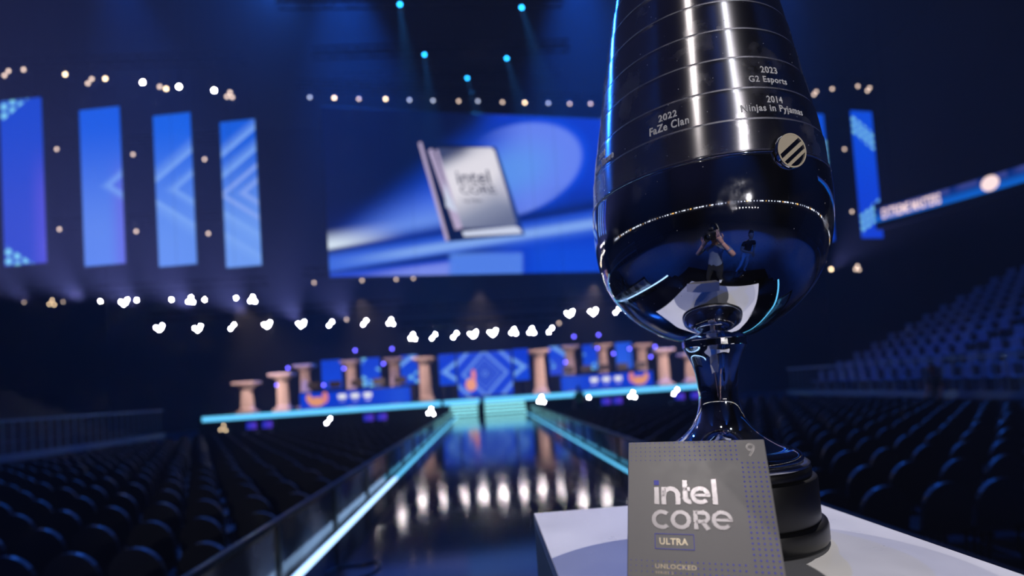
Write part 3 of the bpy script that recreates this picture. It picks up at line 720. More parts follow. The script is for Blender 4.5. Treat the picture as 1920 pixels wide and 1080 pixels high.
# ================================================================== LAMPS OF THE RIG
def lens_mat(name, col, st): return mat(name, '#000000', 0.3, emit=col, strength=st)
LENS = {'white': lens_mat('lamp_white', (1.0, 0.93, 0.95), 150), 'warm': lens_mat('lamp_warm', (1.0, 0.72, 0.45), 9), 'dim': lens_mat('lamp_dim', (1.0, 0.74, 0.6), 3.2), 'cool': lens_mat('lamp_cool', (0.55, 0.62, 0.85), 3.2),
        'blue': lens_mat('lamp_blue', (0.02, 0.42, 1.0), 11), 'violet': lens_mat('lamp_violet', (0.12, 0.1, 1.0), 11), 'rear': lens_mat('lamp_rear', (1.0, 0.93, 0.9), 22), 'hot': lens_mat('lamp_hot', (1.0, 0.86, 0.7), 110)}
def lamp_mesh(r):
    mb = MB().lathe([(0, r*0.9), (0.05, r*1.25), (0.30, r*1.25), (0.36, r*0.8)], 12); mb.v = [(x, z-0.02, y) for x, y, z in mb.v]; return mb
PROTO = {}
def fixture(kind, loc, lab, cat, group, n, size, hang):
    """housing, lens(es) and yoke facing the camera side of the hall"""
    keyk = (kind, n, size, hang)
    if keyk not in PROTO:
        r = bpy.data.objects.new('blinder_light' if n > 1 else 'stage_light', None); COL.objects.link(r)
        offs = {1: [(0, 0)], 2: [(-0.085, -0.09), (0.085, 0.1)], 3: [(-0.12, -0.06), (0.11, -0.10), (0.02, 0.13)], 4: [(-0.15, 0.03), (-0.01, -0.10), (0.10, -0.02), (0.15, 0.11)]}[n]
        for (ox, oz) in offs:
            h = lamp_mesh(size).build('housing', black, r, 40); h.location = (ox, 0, oz)
            mb = MB().lathe([(0, size*0.9), (0.012, size*0.6), (0.018, 0.001)], 14, cap=False); mb.v = [(x, -z-0.022, y) for x, y, z in mb.v]
            l = mb.build('lens', LENS[kind], h)
        t = 0.34 if n > 1 else size*1.25+0.08
        if hang: MB().tube([(-t*0.7, 0.1, 0), (-t*0.7, 0.1, t), (t*0.7, 0.1, t), (t*0.7, 0.1, 0)], 0.02, 6).build('yoke', black, r)
        else: MB().box(-0.12, 0.12, 0.0, 0.24, -t-0.02, -t+0.03).build('base', black, r); MB().tube([(0, 0.1, -t+0.02), (0, 0.1, 0)], 0.03, 6).build('yoke', black, r)
        PROTO[keyk] = r; o = r
        o.location = loc; tag(o, lab, cat, group); return o, t
    o = dup(PROTO[keyk], loc, 0, lab, group); o['category'] = cat
    return o, (0.34 if n > 1 else size*1.25+0.08)
def truss(a, b, lab):
    """black lattice truss between two points"""
    a, b = Vector(a), Vector(b); d = (b-a); L = d.length; r = thing('truss', lab, 'truss', a); d.normalize()
    sd = d.cross(Vector((0, 0, 1))).normalized()*0.18; up = Vector((0, 0, 0.36))
    if sd.y < 0: sd = -sd
    sd = sd*2; ch = (sd*0, sd, up, sd+up)
    for c in ch: MB().tube([c, c+d*L], 0.028, 6).build('chord', truss_metal, r)
    n = max(2, int(L/0.9)); 
    for (p, q) in ((0, 2), (1, 3), (2, 3)):
        mb = MB()
        for k in range(n): mb.tube([ch[p]+d*(L*k/n), ch[q]+d*(L*(k+0.5)/n), ch[p]+d*(L*(k+1)/n)], 0.014, 5)
        mb.build('lacing', truss_metal, r)
    for t in (0.12, 0.88): MB().tube([d*(L*t)+up*0.9, d*(L*t)+Vector((0, 0, 25.99-a.z-d.z*L*t))], 0.004, 4).build('hoist_line', truss_metal, r)
    MB().tube([sd*0, sd], 0.02, 6).build('end_bar', truss_metal, r); MB().tube([d*L, d*L+sd], 0.02, 6).build('end_bar', truss_metal, r)
    for k in range(1, n): MB().tube([d*(L*k/n), d*(L*k/n)+sd], 0.014, 5).build('cross_bar', truss_metal, r)
def row(pts, Y, kinds, what, group, size=0.075, tr=True, skew=0.0, hang=True, trlab=None):
    """a row of fixtures; pts are (x, y[, n[, kind]])"""
    pts = sorted(pts); ps = []
    for i, q in enumerate(pts):
        n = q[2] if len(q) > 2 else 1; k = q[3] if len(q) > 3 else kinds
        p = P(q[0], q[1], Y, skew); o, t = fixture(k, p, '%s lamp from the left %s' % (ORD[i+1], what), 'stage light', group, n, size, hang)
        if isinstance(o, tuple): o = o[0]
        ps.append((p, t, o))
    if tr and len(ps) > 1:
        zt = max(p.z+t for p, t, o in ps)+0.06
        a, b = ps[0][0], ps[-1][0]; e = (b-a).normalized()*0.6
        truss((a.x-e.x, a.y-e.y+0.1, zt), (b.x+e.x, b.y+e.y+0.1, zt), trlab)
        for p, t, o in ps: MB().tube([(0, 0.1, t-0.01), (0, 0.1, zt-p.z+0.01)], 0.022, 6).build('drop_pipe', black, o)
    elif hang:
        for p, t, o in ps: MB().tube([(0, 0.1, t-0.01), (0, 0.1, 25.99-p.z)], 0.005, 4).build('drop_pipe', black, o)
    else:
        for p, t, o in ps: MB().tube([(0, 0.1, 0.021-p.z), (0, 0.1, -t+0.02)], 0.025, 6).build('pole', black, o); MB().box(-0.2, 0.2, -0.1, 0.3, 0.001-p.z, 0.02-p.z).build('foot', black, o)
    return ps
row([(13, 138, 2, 'dim'), (45, 131, 1, 'dim'), (123, 140, 1, 'warm'), (169, 153, 2, 'dim'), (198, 148, 1, 'warm'), (268, 155, 1, 'hot'), (300, 163, 1, 'dim'), (312, 167, 1, 'warm'), (336, 163, 1, 'hot'), (402, 170, 1, 'hot'), (431, 179, 3, 'dim')],
    23, 'warm', 'in the row over the left banners', 'lamps over the left banners', trlab='black lattice truss over the left LED banners')
row([(107, 280, 1), (250, 290, 1), (384, 299, 1)], 27, 'dim', 'between the left banners, upper line', 'upper lamps between the left banners', trlab='black truss behind the left banners, upper line')
row([(112, 430, 1), (256, 434, 1), (391, 438, 1)], 27, 'dim', 'between the left banners, lower line', 'lower lamps between the left banners', trlab='black truss behind the left banners, lower line')
row([(x, y, 1, k) for x, y, k in zip((581, 627, 673, 723, 768, 812, 860, 896, 942, 984, 1028, 1068, 1107), (183, 184, 186, 186, 188, 189, 190, 190, 192, 193, 194, 195, 195), ('cool', 'warm', 'dim', 'warm', 'cool', 'cool', 'dim', 'cool', 'dim', 'warm', 'cool', 'dim', 'dim'))],
    25.4, 'dim', 'in the straight row above the main screen', 'lamps above the main screen', 0.07, skew=0.15, trlab='black truss running above the main screen')
row([(589, 530), (679, 526), (743, 524), (775, 522), (1021, 513), (1048, 512, 1, 'warm'), (1107, 511)], 27.0, 'dim', 'just under the main screen', 'lamps under the main screen', 0.06, skew=0.15, trlab='black truss under the main screen')
row([(46, 567, 1, 'dim'), (98, 568, 3, 'warm'), (119, 566, 1, 'dim'), (189, 565, 1, 'hot'), (233, 567, 4, 'white'), (257, 563, 1, 'white'), (322, 562, 1, 'white'), (358, 563, 3, 'white'), (384, 562, 1, 'hot'), (443, 559, 1, 'white'), (474, 562, 3, 'white')],
    25.0, 'white', 'in the bright row under the left banners', 'lamps under the left banners', 0.04, trlab='black truss under the left LED banners')
row([(299, 615, 4), (371, 616, 4, 'white'), (436, 613, 2), (501, 609, 4), (565, 608, 4), (620, 607, 2), (684, 605, 2), (733, 604, 3)], 25.6, 'white', 'in the low row left of the stage centre', 'blinders over the left desk', 0.036, trlab='black truss over the left player desk')
row([(774, 632, 3), (813, 631, 2), (853, 629, 2), (887, 627, 4), (924, 624, 4), (963, 622, 3), (997, 621, 3), (1032, 619, 2)], 24.9, 'white', 'in the low row over the diamond screen', 'blinders over the diamond screen', 0.036, trlab='black truss over the diamond screen')
row([(1068, 588, 4), (1112, 585, 4), (1157, 583, 2)], 25.9, 'white', 'in the short row left of the bowl', 'blinders over the right desk', 0.036, trlab='black truss over the right player desk')
row([(650, 599, 1), (1048, 606, 1)], 30, 'dim', 'far behind the blinder rows', 'far warm lamps', 0.07, trlab='far black truss behind the blinders')
row([(1528, 175, 2), (1560, 167, 1), (1608, 162, 1), (1628, 168, 2)], 31, 'dim', 'above the right banners', 'lamps above the right banners', 0.09, trlab='black truss above the right LED banners')
row([(1583, 280, 1), (1672, 290, 1, 'cool')][:1], 31, 'dim', 'beside the right banner, upper', 'lamps beside the right banner', 0.08, tr=False)
row([(1597, 397, 1)], 31, 'dim', 'beside the right banner, lower', 'lamps beside the right banner', 0.08, tr=False)
row([(1558, 505, 1, 'warm'), (1607, 503, 3, 'dim')], 31, 'dim', 'under the right banners', 'lamps under the right banners', 0.09, trlab='black truss under the right LED banners')
truss((P(1583, 280, 31).x-1.5, 31.3, 17.6), (P(1640, 280, 31).x+1, 31.3, 17.6), 'black truss carrying the rightmost LED banner')
# rear blinders at the back of the hall, seen mirrored in the bowl
for k in range(9):
    o, t_ = fixture('rear', Vector((0.4+0.8*k, -15.5, 2.9)), '%s white blinder of the rear row mirrored in the bowl' % ORD[k+1], 'stage light', 'rear blinders', 1, 0.055, True)
    o.rotation_euler = (0, 0, math.pi); MB().tube([(0, 0.1, t_-0.01), (0, 0.1, 23.09)], 0.006, 4).build('drop_pipe', black, o)
# blue moving heads high over the hall, with their beams
for i, (x, y, Y) in enumerate([(750, 9, 19), (978, 15, 19), (796, 103, 23), (950, 110, 23), (876, 147, 26)]):
    p = P(x, y, Y); lab = ['blue beam lamp at the top edge above the processor picture', 'blue beam lamp at the top edge beside the trophy', 'blue beam lamp of the middle pair, left one', 'blue beam lamp of the middle pair, nearer the trophy', 'lowest single blue beam lamp above the main screen'][i]
    o, t_ = fixture('blue', p, lab, 'stage light', 'blue beam lamps', 1, 0.075, True)
    lamp('blue_beam', 'SPOT', p+Vector((0, -0.12, -0.1)), p+Vector((0.5 if x < 860 else 2.2, 1.0, -9)), 7000, (0.03, 0.3, 1.0), 0.08, 24, 0.8)
    MB().tube([(0, 0.1, t_-0.01), (0, 0.1, 25.99-p.z)], 0.005, 4).build('drop_pipe', black, o)
truss((-7, 19.1, P(750, 9, 19).z+0.3), (4, 19.1, P(978, 15, 19).z+0.35), 'black truss carrying the two topmost blue lamps')
truss((-7, 23.1, P(796, 103, 23).z+0.25), (5, 23.1, P(796, 103, 23).z+0.25), 'black truss carrying the middle pair of blue lamps')
truss((-7, 26.1, P(876, 147, 26).z+0.25), (5, 26.1, P(876, 147, 26).z+0.25), 'black truss carrying the lowest blue lamp')
# violet lamps among the columns
for i, (x, y) in enumerate([(519, 722), (540, 690), (607, 722), (645, 691), (666, 657), (719, 682), (735, 654), (1060, 679), (1076, 631), (1122, 628), (1120, 653), (1150, 663), (1180, 654), (1220, 669), (1228, 650)]):
    p = P(x, y, 30.2); L = x < 900
    o, t_ = fixture('violet', p, '%s violet lamp from the left on poles behind the %s desk' % (ORD[(i+1) if L else (i-6)], 'left' if L else 'right'), 'stage light', 'violet lamps behind the desks', 1, 0.07, True)
    MB().tube([(0, 0.12, ST_Z+0.001-p.z), (0, 0.12, 0.16)], 0.02, 6).build('pole', black, o); MB().box(-0.2, 0.2, -0.05, 0.3, ST_Z+0.001-p.z, ST_Z+0.02-p.z).build('foot', black, o)
# lamps on the floor along the stage front
row([(419, 803, 3, 'warm'), (509, 791, 1), (616, 789, 2), (717, 776, 1, 'warm'), (808, 772, 3), (1015, 750, 3), (1104, 745, 1), (1186, 741, 3), (1266, 735, 2)], 23.2, 'white', 'along the foot of the stage', 'lamps along the stage foot', 0.034, tr=False, hang=False)

# ================================================================== CHAIRS
def chair_parts():
    o = {}
    out = [(-0.205, 0.47)]+[(-0.205*math.cos(a), 0.66+0.22*math.sin(a)) for a in np.linspace(0, math.pi, 13)]+[(0.205, 0.47)]
    mb = MB().prism(out, -0.215, -0.175); mb.v = [(x, y-(z-0.45)*0.16, z) for x, y, z in mb.v]; o['backrest'] = mb
    s = [(-0.2, -0.17), (0.2, -0.17), (0.225, -0.1), (0.225, 0.17), (0.19, 0.225), (-0.19, 0.225), (-0.225, 0.17), (-0.225, -0.1)]
    o['seat'] = MB().prism(s, 0.41, 0.47, axis='z')
    o['legs'] = [[(-0.19, 0.18, 0.41), (-0.2, 0.2, 0.012)], [(0.19, 0.18, 0.41), (0.2, 0.2, 0.012)], [(-0.19, -0.19, 0.50), (-0.19, -0.16, 0.3), (-0.2, -0.23, 0.012)], [(0.19, -0.19, 0.50), (0.19, -0.16, 0.3), (0.2, -0.23, 0.012)]]
    return o
cp = chair_parts()
ROWP, SEATP = 0.90, 0.50
spots = []
for side, x0, ny0 in ((-1, 2.2, 0), (1, 2.75, 1)):
    for rr in range(0, 20):
        Y = 3.40+ROWP*rr
        if rr < ny0: continue
        for s in range(28):
            X = side*(x0+SEATP*s)
            if abs(X) > 12.0: continue
            px = PX((X, Y, 0.6)); pt = PX((X, Y, 0.9))
            if -60 < px[0] < 1980 and pt[1] < 1085:
                hid = (1190 < px[0] < 1430 and px[1] > 850) or (1400 < px[0] < 1530 and px[1] > 800) or (1000 < px[0] < 1180 and px[1] > 975)
                spots.append((Y, X, side, rr-ny0, s, hid))
vis = sorted([q for q in spots if not q[5]], key=lambda q: q[0]+abs(q[1])*0.05)
first, rest = vis[:300], vis[300:]+[q for q in spots if q[5]]
proto = thing('audience_chair', '', 'chair'); 
for n in ('backrest', 'seat'): cp[n].build(n, chair_cloth, proto)
for l in cp['legs']: MB().tube(l, 0.012, 6).build('leg', dark_metal, proto)
one = MB()
for n in ('backrest', 'seat'): one.add(cp[n].v, cp[n].f)
for l in cp['legs']: one.tube(l, 0.012, 4)
onem = None; usedp = False
for i, (Y, X, side, rr, s, hid) in enumerate(first):
    lab = 'black round-backed chair in the %s nearest row, %s seat %s of the catwalk' % (ORD[rr+1], ORD[s+1], 'left' if side < 0 else 'right')
    grp = 'audience chairs %s of the catwalk' % ('left' if side < 0 else 'right')
    rz = random.uniform(-0.05, 0.05); loc = (X+random.uniform(-0.02, 0.02), Y+random.uniform(-0.03, 0.03), 0.0)
    if i < 110:
        if not usedp: usedp = True; proto.location = loc; proto.rotation_euler = (0, 0, rz); proto['label'] = lab; proto['group'] = grp
        else: dup(proto, loc, rz, lab, grp)
    else:
        if onem is None: onem = one.build('audience_chair', chair_cloth); o = onem
        else: o = onem.copy(); COL.objects.link(o)
        o.location = loc; o.rotation_euler = (0, 0, rz); tag(o, lab, 'chair', grp)
far = MB()
for (Y, X, side, rr, s, hid) in rest: far.add([(x+X, y+Y, z) for x, y, z in one.v], one.f)
if rest: tag(far.build('far_chairs', chair_cloth), 'far rows of black chairs merging into the dark before the stage', 'chairs', kind='stuff')

# ================================================================== RAILS BESIDE THE CATWALK
glass = bpy.data.materials.new('plexiglass'); glass.use_nodes = True; nt = glass.node_tree; nt.nodes.clear()
go = nt.nodes.new('ShaderNodeOutputMaterial'); tr_ = nt.nodes.new('ShaderNodeBsdfTransparent'); tr_.inputs[0].default_value = (0.86, 0.9, 0.96, 1)
gl = nt.nodes.new('ShaderNodeBsdfGlossy'); gl.inputs['Roughness'].default_value = 0.06; df = nt.nodes.new('ShaderNodeBsdfDiffuse'); df.inputs[0].default_value = (0.7, 0.68, 0.68, 1)
fr = nt.nodes.new('ShaderNodeFresnel'); fr.inputs[0].default_value = 1.5
tcg = nt.nodes.new('ShaderNodeTexCoord'); ng = nt.nodes.new('ShaderNodeTexNoise'); ng.inputs['Scale'].default_value = 2.2; nt.links.new(tcg.outputs['Object'], ng.inputs['Vector'])
cloudiness = Ex(nt, ng.outputs['Fac']).sm(0.42, 0.62)*0.30+0.06  # patchy pale diffuse film over the clear panels
m1 = nt.nodes.new('ShaderNodeMixShader'); nt.links.new(cloudiness.v, m1.inputs[0]); nt.links.new(tr_.outputs[0], m1.inputs[1]); nt.links.new(df.outputs[0], m1.inputs[2])
m2 = nt.nodes.new('ShaderNodeMixShader'); nt.links.new(fr.outputs[0], m2.inputs[0]); nt.links.new(m1.outputs[0], m2.inputs[1]); nt.links.new(gl.outputs[0], m2.inputs[2]); nt.links.new(m2.outputs[0], go.inputs[0])
for side, X in (('left', CW_L-0.06), ('right', CW_R+0.06)):
    r = thing('catwalk_rail', 'low clear-panelled rail with black posts along the %s edge of the catwalk' % side, 'railing', (X, 0, 0), 0, 'catwalk rails')
    ys = [0.99+1.302*k for k in range(17)]; ZT = ZC-0.8
    MB().box(-0.02, 0.02, ys[0]-0.02, ys[-1]+0.02, ZT-0.035, ZT).build('top_rail', dark_metal, r)
    for k, yy in enumerate(ys):
        MB().box(-0.022, 0.022, yy-0.022, yy+0.022, 0.0, ZT-0.036).build('post', black, r)
        if k < len(ys)-1: MB().box(-0.004, 0.004, yy+0.024, ys[k+1]-0.024, 0.25, ZT-0.037).build('clear_panel', glass, r)

# ================================================================== GRANDSTANDS
stand_m = mat('grandstand_step', '#1a2634', 0.7); seat_m = mat('blue_seat_shell', '#5a7fa8', 0.45)
barrier_m = mat('barrier_metal', '#6f8aa5', 0.4, 0.4)
NR, RD, RRISE, GX = 12, 0.80, 0.35, 13.4
for side, sg in (('right', 1), ('left', -1)):
    g = struct(bpy.data.objects.new('floor_grandstand', None), 'dark stepped grandstand on the %s side of the hall' % side); COL.objects.link(g)
    for k in range(NR):
        xa, xb = sorted((sg*(GX+RD*k), sg*(GX+RD*(k+1)-0.002))); MB().box(xa, xb, -6, 20.8, 0.0, 0.9+RRISE*k).build('tread', stand_m, g)
    b = thing('stand_barrier', 'long metal barrier with upright bars before the %s grandstand' % side, 'barrier', (sg*12.85, 0, 0), 0, 'grandstand barriers')
    MB().box(-0.04, 0.04, 2, 20.9, 1.86, 1.92).build('top_rail', barrier_m, b); MB().box(-0.06, 0.06, 2, 20.9, 0.80, 0.98).build('bottom_rail', barrier_m, b)
    pm = None
    for k in range(64):
        if pm is None: pm = MB().box(-0.012, 0.012, -0.012, 0.012, 0.981, 1.859).build('bar', barrier_m, b)
        else: c = pm.copy(); COL.objects.link(c); c.parent = b; pm = c
        pm.location = (0, 2.1+0.295*k, 0)
    for k in range(11): MB().box(-0.03, 0.03, 2.0+1.88*k, 2.06+1.88*k, 0.0, 0.799).build('post', barrier_m, b)
sm = MB().bbox(-0.2, 0.2, -0.18, 0.18, 0.38, 0.44, 0.02); sm.add(*(lambda q: (q.v, q.f))(MB().bbox(0.17, 0.22, -0.18, 0.18, 0.42, 0.80, 0.02))); sm.box(-0.05, 0.08, -0.05, 0.05, 0.0, 0.379)
smo = None
for k in range(NR):
    for s in range(21):
        Y = 20.4-0.58*s; X = GX+RD*k+0.40; px = PX((X, Y, 1.2+RRISE*k))
        if px[0] > 1945 or s == 9: continue
        if smo is None: smo = sm.build('grandstand_seat', seat_m); o = smo
        else: o = smo.copy(); COL.objects.link(o)
        o.location = (X, Y, 0.901+RRISE*k); tag(o, 'blue shell seat, %s row up and %s from the far end of the right grandstand' % (ORD[k+1], ORD[s+1]), 'seat', 'grandstand seats')

# ================================================================== RIBBON BOARD ROUND THE HALL
rc, rR, rz0, rz1 = Vector((0.3, 11.5)), 26.2, 9.55, 10.30
def ringpt(a, r, z): return Vector((rc.x+r*math.sin(a), rc.y+r*math.cos(a), z))
def ring_ang(px, py):
    best = None
    for k in range(4000):
        a = math.radians(-20+160*k/4000); q = PX(ringpt(a, rR, 9.93))
        if best is None or abs(q[0]-px) < best[0]: best = (abs(q[0]-px), a)
    return best[1]
rb = thing('ribbon_board', 'blue LED ribbon board with white writing curving along the right balcony', 'led board')
a_far, a_txt1, a_logo = ring_ang(1640, 0), ring_ang(1764, 0), ring_ang(1857, 0)
def ring_fn(nt, u, v):
    c = over(nt, '#062a78', '#0a62cc', v.sm(0.75, 0.1)); return over(nt, c, '#48509a', v.sm(0.45, 0.9)*(u*3.0).fract().sm(0.1, 0.5)*0.6)
rq = []; n = 60; a0, a1 = a_far, math.radians(112)
for k in range(n):
    b0, b1 = a0+(a1-a0)*k/n, a0+(a1-a0)*(k+1)/n
    rq.append(([ringpt(b1, rR, rz0), ringpt(b0, rR, rz0), ringpt(b0, rR, rz1), ringpt(b1, rR, rz1)], [((k+1)/n*8, 0), (k/n*8, 0), (k/n*8, 1), ((k+1)/n*8, 1)]))
flat('screen', screen_mat('ribbon_picture', ring_fn, 1.0), rq, rb)
fm = MB()
for k in range(n):
    b0, b1 = a0+(a1-a0)*k/n, a0+(a1-a0)*(k+1)/n
    fm.add([ringpt(b, r, z) for z in (rz0-0.35, rz1+0.3) for r in (rR+0.02, rR+0.5) for b in (b0, b1)], [(0, 1, 3, 2), (4, 6, 7, 5), (0, 4, 5, 1), (2, 3, 7, 6)]+([(0, 2, 6, 4)] if k == 0 else [])+([(1, 5, 7, 3)] if k == n-1 else []))
fm.build('fascia', black, rb)
pinkw = mat('pinkish_white_led', '#000000', 0.4, emit=(1.0, 0.74, 0.72), strength=1.15)
def ring_text(txt, aL, aR, z0, z1, m, off=0.03):
    a, f = fit_text(txt, 1.0, 1.0, offset=0.02); vs = [ringpt(aL+(aR-aL)*p[0], rR-off, z0+(z1-z0)*p[1]) for p in a]
    MB().add(vs, f).build('lettering', m, rb, fix=False)
ring_text('EXTREME MASTERS', ring_ang(1654, 0), a_txt1, rz0+0.1, rz1-0.1, pinkw)
dm = MB(); da = 0.0125
dm.add([ringpt(a_logo+da*math.cos(t), rR-0.03, 9.94+0.36*math.sin(t)) for t in np.linspace(0, 2*math.pi, 33)[:-1]], [tuple(range(32))]); dm.build('logo_disc', pinkw, rb, fix=False)
amb = mat('amber_led', '#000000', 0.4, emit=(1.0, 0.42, 0.2), strength=0.9)
sb = thing('balcony_sign', 'small amber lit sign over the ribbon board beside the last banner', 'sign', P(1677, 386, 31.5))
MB().bbox(-0.7, 0.7, 0, 0.15, -0.28, 0.28, 0.02).build('face', amb, sb); MB().box(0.75, 1.25, 0.02, 0.15, -0.2, 0.3).build('side_face', mat('rust_led', '#000000', 0.4, emit=(0.55, 0.17, 0.1), strength=0.5), sb); MB().tube([(0, 0.08, 0.28), (0, 0.08, 25.99-P(1677, 386, 31.5).z)], 0.02, 6).build('hanger', truss_metal, sb)
# the ribbon goes on round the back of the hall, seen only mirrored in the cup
rb2 = thing('rear_ribbon_board', 'ribbon of white and amber light dashes round the rear balcony, mirrored in the cup', 'led board')
w_l = mat('ribbon_white', '#000000', 0.4, emit=(0.85, 0.88, 1.0), strength=5); a_l = mat('ribbon_amber', '#000000', 0.4, emit=(1.0, 0.5, 0.12), strength=5)
NB = 96
for k in range(NB):
    b = math.radians(58+(302-58)*k/NB); wd = random.choice((0.006, 0.008, 0.012, 0.022, 0.03)); rr_ = 20.0
    q = [Vector((rc.x+r*math.sin(bb), 2+r*math.cos(bb), z)) for z in (4.32, 4.40) for r in (rr_, rr_+0.15) for bb in (b, b+wd)]
    MB().add(q, [(0, 1, 3, 2), (4, 6, 7, 5), (0, 4, 5, 1), (2, 3, 7, 6), (0, 2, 6, 4), (1, 5, 7, 3)]).build('light_dash', a_l if k % 6 == 1 else w_l, rb2)
fm = MB()
for k in range(40):
    b0, b1 = math.radians(57+246*k/40), math.radians(57+246*(k+1)/40)
    fm.add([(rc.x+r*math.sin(b), 2+r*math.cos(b), z) for z in (3.9, 4.7) for r in (20.16, 20.5) for b in (b0, b1)], [(0, 1, 3, 2), (4, 6, 7, 5), (0, 4, 5, 1), (2, 3, 7, 6)])
fm.build('fascia', black, rb2)

# ================================================================== TABLES WITH SCREENS BEFORE THE STAGE
warm_lit_top = mat('lit_table_edge', '#c89a78', 0.6)  # warm light on the crew tables is put into this colour
for i, (x, y, w) in enumerate([(488, 812, 1.5), (705, 794, 1.3), (1148, 760, 1.2), (1290, 746, 1.6)]):
    Y = 21.4; p = P(x, y, Y); lab = ['crew table with blue screens at the far left stage foot', 'crew table with blue screens left of the catwalk end', 'crew table with blue screens right of the catwalk end', 'crew table with blue screens beside the trophy stem'][i]
    zt = 0.74; r = thing('crew_table', lab, 'table', (p.x, Y, 0), 0, 'crew tables')
    MB().bbox(-w/2, w/2, -0.35, 0.35, zt-0.06, zt, 0.01).build('tabletop', warm_lit_top, r)
    for sx in (-1, 1):
        for sy in (-1, 1): MB().box(sx*(w/2-0.06)-0.02, sx*(w/2-0.06)+0.02, sy*0.3-0.02, sy*0.3+0.02, 0, zt-0.061).build('leg', dark_metal, r)
    for k, xx in enumerate((-w*0.22, w*0.2)):
        mo = thing('desk_screen', '%s blue screen on the %s crew table from the left' % (('left', 'right')[k], ORD[i+1]), 'monitor', (p.x+xx, Y, zt+0.001), 0, 'crew screens')
        MB().bbox(-0.1, 0.1, -0.08, 0.08, 0, 0.015, 0.003).build('foot', black, mo); MB().box(-0.02, 0.02, 0.0, 0.02, 0.0155, 0.2).build('stand', black, mo)
        MB().bbox(-0.22, 0.22, -0.012, 0.0, 0.12, 0.44, 0.004).build('display', black, mo)
        flat('picture', screen_mat('crew_picture', lambda nt, u, v: over(nt, '#1c2fc0', '#5a3ad0', u), 0.9), [([(-0.2, -0.013, 0.14), (0.2, -0.013, 0.14), (0.2, -0.013, 0.42), (-0.2, -0.013, 0.42)], [(0, 0), (1, 0), (1, 1), (0, 1)])], mo)

# cable lying on the deck
cb = [P(604, 1064, 4).copy()]
def deckpt(x, y): d = ray(x, y); t = (CW_Z+0.008-ZC)/d[2]; return (d[0]*t, d[1]*t, CW_Z+0.008)
tag(MB().tube(catmull([deckpt(*q) for q in ((612, 1076), (640, 1062), (682, 1058), (706, 1052), (712, 1062), (690, 1078), (650, 1090), (620, 1120))], 6), 0.008, 8).build('cable', mat('black_rubber', '#0e0f12', 0.35), None, 60), 'loop of thin black cable lying on the catwalk deck', 'cable')

